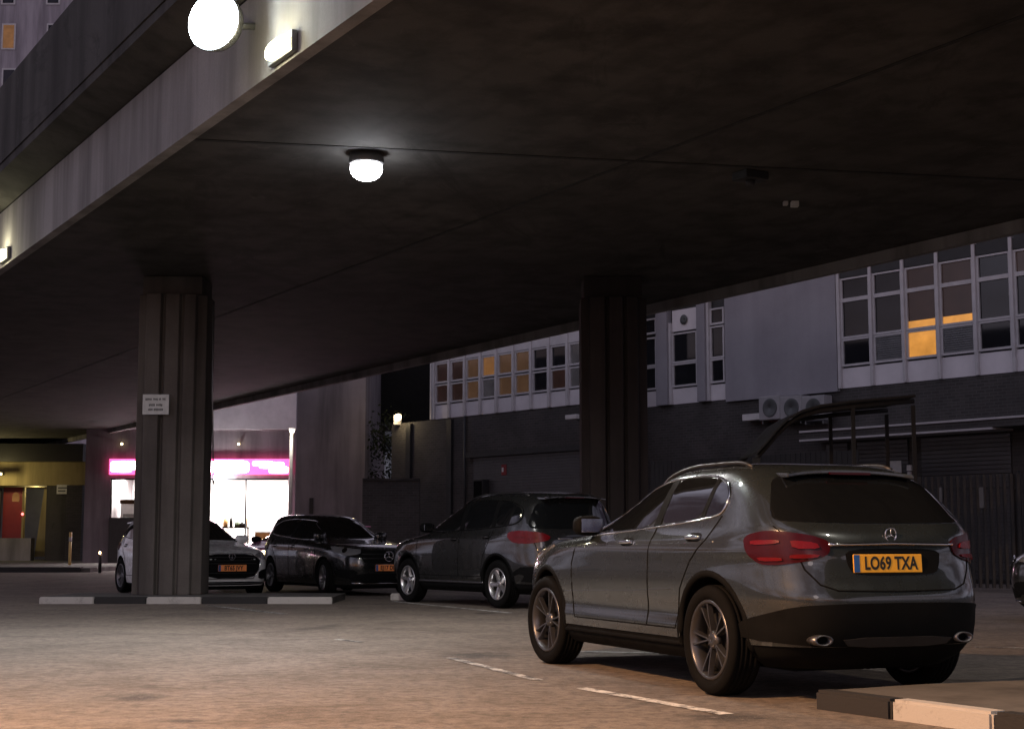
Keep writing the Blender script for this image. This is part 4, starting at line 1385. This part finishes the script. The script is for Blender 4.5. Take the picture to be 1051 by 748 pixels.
# left wing: garage shutter, lintel, pilasters, down pipe
x0, x1 = F(487, 500, DL)[0], F(596, 500, DL)[0]
zt = F(540, 466, DL)[1]
mb = MB()
z = .05
while z < zt - .05:
    mb.box(x0, x1, DL - .04, DL - .003, z, z + .07)
    z += .082
gs = mb.build('garage_shutter', M['shutter'], off)
MB().box(x0 - .25, x1 + .2, DL - .16, DL - .003, zt, zt + .16).build('lintel', M['steel_dark'], off)
mb = MB()
mb.lathe([(.001, .0), (1.35, .0), (1.35, -.012), (.001, -.012)], 32, axis='y', c=(F(572, 512, DL)[0], DL - .045, .55))
gr_ = mb.build('faded_red_disc', M['shutter_red'], gs)
for px in (463, 421):
    x = F(px, 470, DL)[0]
    MB().box(x - .12, x + .12, DL - .10, DL - .003, 0, zspL - .05).build('pilaster', M['steel_dark'], off)
MB().tube([(F(479, 470, DL)[0], DL - .08, 0), (F(479, 470, DL)[0], DL - .08, zspL)], .045, 8).build('down_pipe', M['steel_dark'], off)


M['grey_case'] = plain('weathered_grey_case', (.33, .33, .34), .5)


def wall_thing(name, label, cat, px, py, d, group=None):
    x, z = F(px, py, d)
    p = B0 + bx * x + by * d
    return thing(name, label, cat, (p.x, p.y, z), math.atan2(bx.y, bx.x), group)


t = wall_thing('security_camera', 'white security camera on the brick wall left of the middle pillar', 'camera', 588, 428, DL - .45)
MB().box(-.26, .2, -.07, .07, -.06, .07, Matrix.Rotation(R(14), 4, 'Y') @ Matrix.Rotation(R(-14), 4, 'Y')).build('housing', M['white_plastic'], t, .015)
MB().lathe([(.001, -.03), (.045, -.03), (.045, .01), (.001, .01)], 16, axis='x', c=(-.27, 0, 0)).build('lens', M['glass'], t)
MB().tube([(.12, .05, -.06), (.12, .40, -.22)], .025, 8).build('bracket', M['dark_metal'], t)
t = wall_thing('alarm_box', 'small red and white alarm box on the wall above the tall estate', 'alarm', 517, 482, DL - .055)
MB().prism([(-.12, 0), (.12, 0), (.12, .05), (-.12, .05)], -.16, .16).build('cover', M['red_paint'], t, .01)
MB().box(-.09, -.01, -.006, .003, -.06, .07).build('face', M['white_plastic'], t)
t = wall_thing('meter_cupboard', 'black metal cupboard on the wall just above the tall estate roof', 'cupboard', 490.5, 503, DL - .3)
MB().box(-.22, .22, 0, .28, -.9, .32).build('case', M['steel_dark'], t, .01)
MB().box(-.19, .19, -.02, -.003, -.8, .28).build('door', M['black_plastic'], t)
for i, (px, lab) in enumerate(((789.5, 'pale air conditioning unit below the rendered panel, leftmost of three'), (811.5, 'pale air conditioning unit below the rendered panel, middle of three'), (834, 'pale air conditioning unit beside the canopy end, rightmost of three'))):
    t = wall_thing('air_conditioner', lab, 'air conditioner', px, 418.5, -.42, 'air conditioning units on the office wall')
    MB().box(-.36, .36, 0, .34, -.31, .31).build('case', M['grey_case'], t, .02)
    MB().lathe([(.001, -.004), (.20, -.004), (.235, -.016), (.245, -.002), (.001, .003)], 24, axis='y', c=(.02, 0, 0)).build('fan_grille', M['ink_grey'], t)
    MB().box(-.3, -.26, .05, .40, -.40, -.31).box(.26, .30, .05, .40, -.40, -.31).build('bracket', M['galv'], t)
t = wall_thing('wall_duct', 'short pale duct on the wall left of the air conditioning units', 'duct', 771, 428, -.3)
MB().box(-.32, .32, 0, .28, -.08, .09).build('duct', M['white_plastic'], t, .01)
t = wall_thing('pipe_run', 'red pipe under the air conditioning units', 'pipe', 797, 431, -.12)
MB().tube([(-.5, 0, -.03), (.45, 0, .03)], .035, 8).build('pipe', M['red_paint'], t)
t = wall_thing('paper_notice', 'white paper notice on the wall above the crossover roof', 'sign', 919, 480.5, -.06)
MB().box(-.17, .17, 0, .012, -.18, .18).build('sheet', M['sign_white'], t)
t = wall_thing('wall_socket_box', 'small pale box right of the paper notice on the wall', 'box', 932.5, 480, -.08)
MB().box(-.06, .06, 0, .07, -.07, .07).build('case', M['white_plastic'], t, .01)
MB().box(-.05, .05, 0, .06, -.18, -.09).build('cover', M['white_plastic'], t, .01)
# lamp on the corner of the building
t = wall_thing('wall_lamp', 'warm white floodlight on a bracket at the left corner of the office block', 'lamp', 408.5, 428, DL - .28)
MB().box(-.32, -.24, .04, .30, -.22, .10).build('bracket', M['frame_white'], t)
MB().tube([(-.28, .12, .07), (-.04, .04, .05)], .02, 8).build('arm', M['galv'], t)
MB().blob((0, 0, 0), .12, .09, .11, 14, 8, 2.2).build('lens', M['lamp_warm'], t)
pl_ = Vector(t.location) - by * .22
light('wall_lamp_glow', 'POINT', pl_, 8, (1, .76, .45), .08)

# ================================================================ fence, shelter on the right
DF = -4.2
xf0, xf1 = F(937, 560, DF)[0], F(1051, 560, DF)[0] + 2.2
t = thing('slatted_fence', 'tall dark steel palisade fence behind the crossover, right', 'fence', B0 + by * DF, math.atan2(bx.y, bx.x))
zt = F(1000, 487, DF)[1]
mb = MB()
x = xf0
i = 0
while x < xf1:
    mb.prism([(x, 0), (x + .045, -.022), (x + .09, 0), (x + .085, .006), (x + .045, -.014), (x + .005, .006)], .06, zt - random.uniform(0, .015))
    x += .152
mb.build('pales', M['fence'], t)
for z in (.35, zt - .3):
    MB().box(xf0 - .05, xf1, .008, .05, z, z + .055).build('rail', M['fence'], t)
for x in (xf0 - .06, xf0 + 2.4, xf0 + 4.8):
    MB().box(x - .05, x + .05, .055, .15, 0, zt + .05).build('post', M['fence'], t)
MB().box(F(1009, 510, DF)[0] - .05, F(1009, 510, DF)[0] + .05, -.06, -.025, F(1009, 521, DF)[1], F(1009, 500, DF)[1]).build('latch_plate', M['galv'], t)
MB().box(F(967, 505, DF)[0] - .03, F(967, 505, DF)[0] + .03, -.06, -.025, F(967, 515, DF)[1], F(967, 500, DF)[1]).build('latch_plate', M['galv'], t)

YS = 21.0
M['shelter_grey'] = plain('shelter_grey', (.022, .022, .023), .7, spec=.2)
sh = thing("cycle_shelter", "dark shelter with a curved roof frame behind the crossover", "shelter", (4.4, YS, 0))
arc = [(776, 470), (787, 458), (797, 446), (808, 435), (822, 427), (841, 421.5), (876, 417), (938, 411.5)]
P2 = [at_y(px, py, YS) for px, py in arc]
P2 = [(p.x - 4.4, p.z) for p in P2]
for dy in (0, 1.5):
    MB().tube([(x, dy, z) for x, z in P2], .034, 10).build('hoop', M['shelter_grey'], sh)
    for px in (876, 938):
        x = at_y(px, 450, YS).x - 4.4
        MB().box(x - .025, x + .025, dy - .025, dy + .025, 0, at_y(px, 416, YS).z).build('post', M['shelter_grey'], sh)
    MB().box(P2[0][0] - .05, P2[0][0] + .05, dy - .05, dy + .05, 0, P2[0][1]).build('post', M['shelter_grey'], sh)
mb = MB()
k = len(P2)
vs = [(x, dy, z + .05 + h) for h in (0, .03) for dy in (-.1, 1.6) for x, z in P2]
fs = []
for i in range(k - 1):
    fs += [(i, i + 1, k + i + 1, k + i), (2 * k + i, 3 * k + i, 3 * k + i + 1, 2 * k + i + 1), (i, 2 * k + i, 2 * k + i + 1, i + 1), (k + i, k + i + 1, 3 * k + i + 1, 3 * k + i)]
fs += [(0, k, 3 * k, 2 * k), (k - 1, 3 * k - 1, 4 * k - 1, 2 * k - 1)]
mb.add(vs, fs).build('roof_sheet', M['shelter_grey'], sh)
for z in (1.0, 1.75):
    MB().box(P2[0][0], P2[-1][0], 1.47, 1.53, z - .03, z + .03).build('rail', M['shelter_grey'], sh)
xw0, xw1 = F(668, 470, -3.0)[0], F(880, 470, -3.0)[0]
t = thing('board_fence', 'low dark boarded screen in front of the office wall', 'fence', B0 + by * -3.0, math.atan2(bx.y, bx.x))
mb = MB()
x = xw0
while x < xw1:
    mb.box(x, x + .14, 0, .03, .05, F(800, 466, -3.0)[1])
    x += .15
mb.build('boards', M['steel_dark'], t)
MB().box(xw0, xw1, .033, .08, 1.4, 1.5).build('rail', M['steel_dark'], t)

# ================================================================ shop and far buildings
YSH = 60.0


def H(px, py, Y=YSH):
    return at_y(px, py, Y)


def thin_glass():
    m = bpy.data.materials.new('shop_glass')
    m.use_nodes = True
    nt = m.node_tree
    nt.nodes.clear()
    o = nt.nodes.new('ShaderNodeOutputMaterial')
    mx = nt.nodes.new('ShaderNodeMixShader')
    fz = nt.nodes.new('ShaderNodeFresnel')
    fz.inputs[0].default_value = 1.25
    tr = nt.nodes.new('ShaderNodeBsdfTransparent')
    tr.inputs[0].default_value = (.95, .96, .95, 1)
    gl = nt.nodes.new('ShaderNodeBsdfGlossy')
    gl.inputs['Roughness'].default_value = .03
    nt.links.new(fz.outputs[0], mx.inputs[0])
    nt.links.new(tr.outputs[0], mx.inputs[1])
    nt.links.new(gl.outputs[0], mx.inputs[2])
    nt.links.new(mx.outputs[0], o.inputs[0])
    return m


M['shop_glass'] = thin_glass()
sx0, sx1 = H(87, 500).x, H(303, 500).x
shop = thing('corner_shop', 'brightly lit shop with a glowing pink sign beyond the pillar', 'shop', (0, YSH, 0))
zs_t, zs_b = H(250, 471).z, H(250, 487).z
zw_t = H(250, 492).z
zup0, zup1 = H(250, 441).z, H(250, 380).z
xwL0, xwL1, xwR0, xwR1 = H(113, 500).x, H(142, 500).x, H(215, 500).x, H(296, 500).x
w = M['render_mauve']
MB().box(sx0, xwL0, 0, 6, 0, zup1).build('wall', w, shop)
MB().box(xwL0, sx1 - .0, 0, .3, zw_t + .05, zup0).build('wall', w, shop)
MB().box(xwR1 + .05, sx1, 0, 6, 0, zw_t + .047).build('wall', w, shop)
MB().box(xwL0, xwR1 + .05, 3.6, 6, 0, zup0).build('wall', M['panel_light'], shop)
MB().box(xwL0 + .003, sx1, -.12, 6, zup0 + .003, zup1).build('upper_panel', M['panel_light'], shop)
MB().box(xwL0, sx1, .3, 3.6, zw_t + .3, zw_t + .4).build('ceiling', M['panel_light'], shop)
MB().box(xwL0 + .003, xwR1, .02, 3.58, .0, .05).build('shop_floor', M['paving'], shop)
MB().box(xwL1 + .15, xwR0 - .05, 0, .3, 0, zw_t + .047).build('wall', w, shop)
# ceiling tubes inside
for y in (.9, 2.4):
    MB().box(xwL0 + .3, xwR1 - .3, y - .08, y + .08, zw_t + .22, zw_t + .28).build('ceiling_tube', emis('tube_light', (1, .97, .9), 8), shop)
# window frames and panes
for x0, x1 in ((xwL0, xwL1 + .15), (xwR0 - .05, xwR1 + .05)):
    fr = MB()
    fr.box(x0, x1, .05, .15, zw_t - .01, zw_t + .05).box(x0, x1, .05, .15, 0, .35).box(x0, x0 + .06, .05, .15, .35, zw_t - .01).box(x1 - .06, x1, .05, .15, .35, zw_t - .01)
    if x1 - x0 > 1.5:
        xm = x0 + (x1 - x0) * .46
        fr.box(xm - .03, xm + .03, .06, .14, .35, zw_t - .01)
    f_ = fr.build('shop_window', M['dark_metal'], shop)
    MB().box(x0 + .06, x1 - .06, .095, .105, .35, zw_t - .01).build('pane', M['shop_glass'], f_)
# things inside the shop
cabinet_mat = plain('warm_wood', (.55, .27, .10), .5)
t = thing('shop_counter', 'warm orange shop counter seen through the right window', 'counter', (H(272, 530).x, YSH + 1.2, .05))
MB().box(-.55, .55, -.2, .35, 0, 1.25).build('front', cabinet_mat, t)
MB().box(-.6, .6, -.25, .4, 1.253, 1.30).build('top', M['white_plastic'], t)
t = thing('display_shelf', 'dark display shelf with goods inside the shop window', 'shelf', (H(238, 515).x, YSH + .9, .05))
MB().box(-.55, .55, -.12, .2, 1.42, 1.48).build('board', M['dark_metal'], t)
for dx in (-.52, .48):
    MB().box(dx, dx + .04, -.1, .18, 0, 1.417).build('leg', M['dark_metal'], t)
for i, (dx, h, r_) in enumerate(((-.40, .38, .10), (-.18, .42, .07), (.08, .22, .12), (.26, .18, .11), (.42, .40, .06))):
    o = MB().lathe([(.001, 0), (r_, 0), (r_, h * .7), (r_ * .45, h * .85), (r_ * .4, h), (.001, h)], 14, axis='z').build('goods', [cabinet_mat, M['dark_metal'], M['leaf'], M['black_plastic'], cabinet_mat][i], None)
    o.location = (t.location.x + dx, t.location.y, 1.53)
    tag(o, ['brown jar at the left end of the display shelf', 'tall dark bottle second on the display shelf', 'squat green jar mid display shelf', 'squat black tin on the display shelf', 'tall brown bottle at the right end of the display shelf'][i], 'goods', 'goods on the display shelf')
# sign boxes
pink = emis('sign_pink', (1.0, .08, .26), 1.1, (.7, .1, .3))
white_s = emis('sign_white_glow', (1.0, .86, .92), 6)
for (pa, pb, lab, blobs) in ((112, 144, 'pink illuminated shop sign left of the fluted pillar', [(113.5, 124, 473.5, 484), (118, 136, 473, 484.5), (128, 142, 473, 482)]),
                             (213, 298, 'long pink illuminated shop sign right of the fluted pillar', [(214.5, 256, 472.5, 485.5), (259, 280, 473, 478), (266, 292, 474, 480.5), (276, 296, 478.5, 485.5)])):
    a, b = H(pa, 480, YSH - .2).x, H(pb, 480, YSH - .2).x
    t = thing('shop_sign', lab, 'sign', ((a + b) / 2, YSH - .2, (zs_t + zs_b) / 2), 0, 'pink signs of the shop')
    hw = (b - a) / 2
    MB().box(-hw, hw, 0, .19, -(zs_t - zs_b) / 2, (zs_t - zs_b) / 2).build('sign_box', pink, t, .01)
    for (p0, p1, q0, q1) in blobs:
        c0, c1 = H(p0, q1, YSH - .2), H(p1, q0, YSH - .2)
        MB().blob(((c0.x + c1.x) / 2 - t.location.x, -.004, (c0.z + c1.z) / 2 - t.location.z), (c1.x - c0.x) / 2, .02, (c1.z - c0.z) / 2, 16, 8, 5).build('lettering', white_s, t)
t = thing('shop_spotlight', 'blinding white spotlight over the left end of the right shop window', 'lamp', H(224, 490, YSH - .35))
MB().blob((0, 0, 0), .22, .10, .13, 14, 8, 2.4).build('lens', M['lamp_white'], t)
MB().box(-.08, .08, .1, .345, -.05, .05).build('bracket', M['dark_metal'], t)
for px, lab in ((125, 'tiny warm lamp on the wall above the left shop sign'), (245, 'tiny warm lamp on the wall above the right shop sign')):
    t = thing('wall_light', lab, 'lamp', H(px, 455.5, YSH - .12), 0, 'tiny lamps above the shop signs')
    MB().blob((0, 0, 0), .045, .04, .045, 10, 6, 2).build('lens', M['lamp_warm'], t)
    MB().box(-.03, .03, .02, .115, -.03, .03).build('base', M['galv'], t)
light('shop_window_light', 'AREA', ((xwR0 + xwR1) / 2, YSH + 1.6, zw_t + .15), 420, (1, .95, .88), 2.2, target=((xwR0 + xwR1) / 2, YSH + 1.4, 0))
light('shop_window_light', 'AREA', ((xwL0 + xwL1) / 2, YSH + 1.6, zw_t + .15), 220, (1, .95, .88), 1.2, target=((xwL0 + xwL1) / 2, YSH + 1.4, 0))
light('sign_spill', 'AREA', (H(255, 480).x, YSH - .5, (zs_t + zs_b) / 2), 80, (1, .35, .6), 1.5, target=(H(255, 480).x, YSH - 5, .5))
light('spotlight_beam', 'POINT', H(224, 491, YSH - .6), 50, (1, .95, .95), .1)

# mauve blank wall right of the shop
a, b = H(303.5, 500, 51).x, H(374, 500, 51).x
o = thing('gable_wall', 'plain mauve rendered building between shop and office block', 'building', (0, 51, 0))
MB().box(a, b, 0, 8, 0, 9.2).build('wall', M['render_mauve'], o)
MB().box(a - .05, b + .1, -.1, 8.1, 9.203, 9.4).build('roof', M['concrete'], o)
MB().box(H(318, 500, 51).x, H(322, 500, 51).x, -.05, -.003, 1.6, 2.4).build('vent_cover', M['steel_dark'], o)
a, b = H(372, 500, 47).x, H(404, 500, 47).x
o = thing('yard_wall', 'low dark maroon wall in the gap beside the office block', 'wall', (0, 47, 0))
MB().box(a, b + .8, 0, .25, 0, H(385, 493, 47).z).build('wall', M['brick_dark'], o)
MB().box(a, b + .8, -.04, .29, H(385, 493, 47).z + .003, H(385, 493, 47).z + .07).build('coping', M['concrete'], o)


def tree(name, label, loc, h, cr, n, seed):
    rnd = random.Random(seed)
    t = thing(name, label, 'tree', loc)
    tk = MB()
    tk.tube([(0, 0, 0), (.06, 0, h * .3), (.0, .05, h * .55), (.08, 0, h * .8)], .13, 8, r2=.04)
    tips = []
    for i in range(12):
        a = rnd.uniform(0, 6.28)
        z0 = h * rnd.uniform(.3, .75)
        L = cr * rnd.uniform(.6, 1.0)
        p1 = Vector((math.cos(a) * L * .5, math.sin(a) * L * .5, z0 + L * .5))
        p2 = Vector((math.cos(a) * L, math.sin(a) * L, z0 + L * rnd.uniform(.5, 1)))
        tk.tube([(0, 0, z0), p1, p2], .045, 6, r2=.012)
        tips += [p1, p2]
    tk.build('trunk', M['bark'], t)
    lf = MB()
    for i in range(n):
        c = rnd.choice(tips) + Vector((rnd.gauss(0, cr * .22), rnd.gauss(0, cr * .22), rnd.gauss(0, cr * .2)))
        d = Vector((rnd.uniform(-1, 1), rnd.uniform(-1, 1), rnd.uniform(-1, 1))).normalized()
        e = d.cross(Vector((.3, .5, .8))).normalized()
        s = rnd.uniform(.05, .10)
        lf.add([c - d * s, c + e * s * .5, c + d * s, c - e * s * .5], [(0, 1, 2, 3)])
    lf.build('crown', M['leaf'], t, fix=False)
    return t


tr = H(401, 500, 53)
tree('street_tree', 'dark leafy tree in the gap by the office block corner', (tr.x + .35, 53, 0), 5.2, 1.5, 2600, 3)
a, b = H(352, 400, 57).x, H(452, 400, 57).x
o = thing('dark_gap_block', 'added dark block closing the sky gap between the mauve building and the office block', 'dark block', (0, 57, 0))  # dark mass added to cover the sky gap, no known walkway
MB().box(a, b, 0, 3, H(390, 437, 57).z, H(390, 330, 57).z).build('body', M['shelter_black'], o)
MB().box(a, b, -.06, -.003, H(390, 437, 57).z, H(390, 434, 57).z).build('edge_trim', M['steel_dark'], o)
# lamp column beside the shop
c = H(298, 520, 53)
t = thing('street_lamp', 'slim pale lamp column right of the shop sign', 'street lamp', (c.x, 53, 0))
zt = at_y(298, 441, 53).z
MB().tube([(0, 0, 0), (0, 0, zt)], .085, 10, r2=.06).build('column', M['sign_white'], t)
MB().blob((.02, -.02, zt - .06), .08, .08, .05, 12, 7, 2.2).build('lens', M['lamp_warm'], t)
light('street_lamp_glow', 'POINT', (c.x - .1, 52.6, zt - .25), 10, (1, .88, .75), .06)
MB().box(-.09, .14, -.08, .08, zt - .02, zt + .06).build('lamp_head', M['white_plastic'], t, .02)

# ================================================================ bridge abutment far left
YA = 66.0
ab = thing('underpass_block', 'concrete block with a lit passage and red door at the far left', 'building', (0, YA, 0))
hx = lambda px: H(px, 500, YA).x
hz = lambda py: H(40, py, YA).z
MB().box(hx(-120), hx(87), 0, 14, hz(498), hz(474)).build('lintel_beam', M['yellow_lit_wall'], ab)
MB().box(hx(-120), hx(88), -.6, 14, hz(474) + .003, hz(456)).build('upper_wall', M['steel_dark'], ab)
MB().box(hx(48), hx(72), .02, 14, 0, hz(498) - .003).build('side_wall', M['concrete'], ab)
MB().box(hx(72) + .003, hx(88), -.5, 14, 0, hz(498) - .003).build('corner_pier', M['brick_dark'], ab)
MB().box(hx(-120), hx(48), 4, 5, 0, hz(498) - .003).build('rear_wall', M['blue_paint'], ab)
# stair flank wedge
mb = MB()
xa, xb = hx(34), hx(48)
mb.add([(xa, .5, .3), (xb - .003, .5, .3), (xb - .003, .5, hz(499)), (xb - .25, .5, hz(499)), (xa, 2.5, .3), (xb - .003, 2.5, .3), (xb - .003, 2.5, hz(499)), (xb - .25, 2.5, hz(499))],
       [(0, 1, 2, 3), (7, 6, 5, 4), (0, 3, 7, 4), (3, 2, 6, 7), (0, 4, 5, 1)])
mb.build('stair_flank', M['yellow_lit_wall'], ab)
MB().box(hx(-120), hx(36), -.3, .2, 0, hz(552)).build('low_wall', M['concrete_pale'], ab)
d0, d1 = hx(-4), hx(16)
dm = MB().box(d0, d1, 1.0, 1.08, .2, hz(499)).build('red_door', M['red_paint'], ab)
arch = [(hx(9) + .16 * math.cos(R(180 - 180 * i / 10)), hz(509) + .2 * math.sin(R(180 * i / 10))) for i in range(11)]
mb = MB()
pts = arch + [(arch[-1][0], hz(514)), (arch[0][0], hz(514))]
nn = len(pts)
mb.add([(x, .985, z) for x, z in pts] + [(x, .998, z) for x, z in pts], [tuple(range(nn)), tuple(range(2 * nn - 1, nn - 1, -1))] + [(i, (i + 1) % nn, nn + (i + 1) % nn, nn + i) for i in range(nn)])
mb.build('arched_light', LIT['amber'], dm)
MB().box(d1 + .02, d1 + .11, .9, 1.1, 0, hz(499)).build('door_post', M['yellow_lit_wall'], ab)
MB().blob((d1 + .065, .86, hz(527)), .06, .04, .06, 10, 6, 2).build('door_lamp', M['lamp_red'], ab)
MB().box(hx(-30), hx(-5), .8, .9, 0, hz(500)).build('dark_door', M['steel_dark'], ab)
lpz = Vector((hx(3), YA - .9, hz(487)))
t = thing('passage_lamp', 'yellow lamp on the concrete beam over the lit passage, far left', 'lamp', lpz)
MB().box(-.25, .25, .0, .10, -.06, .06).build('housing', M['galv'], t)
MB().blob((0, -.02, -.01), .22, .07, .05, 12, 7, 2.6).build('lens', M['lamp_yellow'], t)
MB().box(-.04, .04, .1, .895, -.03, .03).build('arm', M['galv'], t)
light('passage_lamp_glow', 'POINT', lpz + Vector((0, -.35, -.1)), 30, (1, .80, .36), .1)
light('passage_glow', 'POINT', Vector((hx(25), YA + 1.6, hz(502))), 12, (1, .85, .45), .1)
q = H(64.5, 502, YA - .05)
t = thing('direction_sign', 'small grey sign board on the passage wall, far left', 'sign', q)
MB().box(-.26, .26, -.02, .02, -.2, .2).build('board', M['sign_white'], t)
MB().box(-.2, .2, -.024, -.021, .03, .09).box(-.2, .12, -.024, -.021, -.1, -.04).build('print', M['ink_grey'], t)
c = H(72, 560, 54)
t = thing('marker_post', 'slim yellow lit marker post in front of the passage wall', 'post', (c.x, 54, .13))
MB().tube([(0, 0, 0), (0, 0, 1.15)], .05, 8).build('post', plain('yellow_post', (.75, .55, .22), .5), t)
MB().lathe([(.052, .82), (.056, .82), (.056, .98), (.052, .98)], 10, axis='z').build('band', M['frame_white'], t)
c = H(103, 567, 47)
t = thing('marker_light', 'tiny orange glowing marker at the kerb end, left of the hatchback', 'lamp', (c.x, 47, 0))
MB().tube([(0, 0, 0), (0, 0, c.z + .1)], .05, 8).build('post', M['dark_metal'], t)
MB().blob((0, -.05, c.z), .035, .03, .05, 10, 6, 2).build('lens', M['lamp_sodium'], t)
struct(MB().box(hx(-200), -13.5, 47.9, 48.25, 0, .16).build('kerb', M['kerb_black']))

# fridge inside the left shop window and the dark stall riser below it
q0, q1 = H(124, 513, YSH + .8), H(141, 540, YSH + .8)
t = thing('drinks_fridge', 'white cabinet with a dark top inside the left shop window', 'fridge', ((q0.x + q1.x) / 2, YSH + .8, .05))
hw = (q1.x - q0.x) / 2
MB().box(-hw, hw, 0, .6, 0, q0.z - .2).build('case', M['white_plastic'], t, .02)
MB().box(-hw - .03, hw + .03, -.04, .62, q0.z - .197, q0.z - .03).build('top', M['black_plastic'], t, .02)
MB().box(-hw * .7, hw * .7, -.02, -.003, .9, q0.z - .6).build('door', M['galv'], t)
MB().box(xwL0 + .01, xwL1 + .14, -.05, .045, .0, H(120, 531).z).build('stall_riser', M['steel_dark'], shop)

# tower block behind the bridge, top left
YT = 115
tw = thing('tower_block', 'distant pale mauve tower block with one lit window, top left corner', 'building', (0, YT, 0))
a, b = at_y(-120, 40, YT).x, at_y(130, 40, YT).x
MB().box(a, b, 0, 16, 0, 62).build('wall', concrete('tower_render', (.36, .33, .37), (.46, .43, .47), bscale=.1), tw)
MB().box(a - .3, b + .3, -.3, 16.3, 62.003, 62.8).build('roof', M['concrete'], tw)
for i in range(-1, 5):
    for j in range(-3, 4):
        q = at_y(9 + i * 46, 38 + j * 46, YT)
        if q.x + 1 > b or q.z < 6:
            continue
        hot = (i == 0 and j == 0)
        f_ = MB().box(q.x - .55, q.x + .55, -.06, -.003, q.z - 1.05, q.z + 1.05).build('window', M['frame_white'] if not hot else M['red_stone'] if 'red_stone' in M else M['frame_white'], tw)
        MB().box(q.x - .42, q.x + .42, -.08, -.063, q.z - .92, q.z + .92).build('pane', LIT['amber'] if hot else M['glass'], f_)

# the next lamp of the same row under the bridge, to the right of the view
pC = pB - Uu * 12.5 + Vv * .4
lc = thing('ceiling_lamp', 'round bulkhead lamp of the same row, beyond the right edge of the view', 'lamp', pC)
MB().lathe([(.001, .13), (.19, .13), (.205, .02), (.19, .0), (.001, .0)], 28, axis='z').build('housing', M['galv'], lc)
MB().blob((0, 0, -.05), .185, .185, .14, 24, 10, 2.1).build('lens', emis('lamp_soffit_dim', (.95, .92, .85), 3), lc)
light('ceiling_lamp_beam', 'SPOT', pC + Vector((0, 0, -.24)), 110, (1.0, .92, .80), .12, target=pC - Vector((0, 0, 6)), spot=150, blend=.7)

# street lamp behind the camera that lights the foreground
SLP = Vector((-5.2, 5.0, 6.2))
t = thing('street_lamp', 'sodium street lamp beside the car park entrance', 'street lamp', (SLP.x - 1.3, SLP.y - 1.0, 0))
MB().tube([(0, 0, 0), (0, 0, 5.6), (.25, .2, 6.1), (1.0, .8, 6.35)], .07, 10, r2=.04).build('column', M['galv'], t)
MB().blob((1.3, 1.0, 6.34), .32, .14, .09, 14, 8, 2.6).build('lamp_head', M['galv'], t)
MB().blob((1.3, 1.0, 6.26), .24, .10, .04, 14, 8, 2.4).build('lens', M['lamp_sodium'], t)
light('street_lamp_beam', 'SPOT', SLP, 3300, (1.0, .54, .26), .15, target=(SLP.x + 5.2, SLP.y + 2.6, 0), spot=112, blend=1.0)

# ================================================================ sky and render settings
w = bpy.data.worlds.new('World')
S.world = w
w.use_nodes = True
nt = w.node_tree
bg = nt.nodes['Background']
sky = nt.nodes.new('ShaderNodeTexSky')
sky.sky_type = 'NISHITA'
sky.sun_disc = False
SE, SR = R(-3.0), R(200)
sky.sun_elevation = SE
sky.sun_rotation = SR
tint = nt.nodes.new('ShaderNodeMix')
tint.data_type = 'RGBA'
tint.blend_type = 'MULTIPLY'
tint.inputs[0].default_value = 1
nt.links.new(sky.outputs[0], tint.inputs[6])
tint.inputs[7].default_value = (3.9, 2.9, 3.4, 1)
# broken cloud, lit from the town below
tc = nt.nodes.new('ShaderNodeTexCoord')
mp = nt.nodes.new('ShaderNodeMapping')
mp.inputs['Scale'].default_value = (1, 1, 3.0)
nt.links.new(tc.outputs['Generated'], mp.inputs[0])
cl = noise(nt, 2.2, 6, .6, mp.outputs[0], .4)
cm = nt.nodes.new('ShaderNodeMix')
cm.data_type = 'RGBA'
nt.links.new(ramp(nt, cl, [(.42, (0, 0, 0)), (.68, (.75, .75, .75))]), cm.inputs[0])
nt.links.new(tint.outputs[2], cm.inputs[6])
CLOUD = (2.45, 2.38, 3.0, 1)
cm.inputs[7].default_value = CLOUD
nt.links.new(cm.outputs[2], bg.inputs[0])
bg.inputs[1].default_value = .15
sun = light('dusk_sun', 'SUN', (0, -5, 30), .02, (1, .82, .8), target=(0, 10, 27))
sun.data.angle = R(10)
S.view_settings.view_transform = 'Standard'
S.view_settings.look = 'None'
S.view_settings.exposure = 1.5
S.view_settings.gamma = 1
S.cycles.use_denoising = True
S.cycles.max_bounces = 7
S.cycles.diffuse_bounces = 4
S.cycles.glossy_bounces = 4
S.cycles.transparent_max_bounces = 8
S.cycles.sample_clamp_indirect = 4
S.cycles.blur_glossy = .2
S.cycles.caustics_reflective = False
S.cycles.caustics_refractive = False
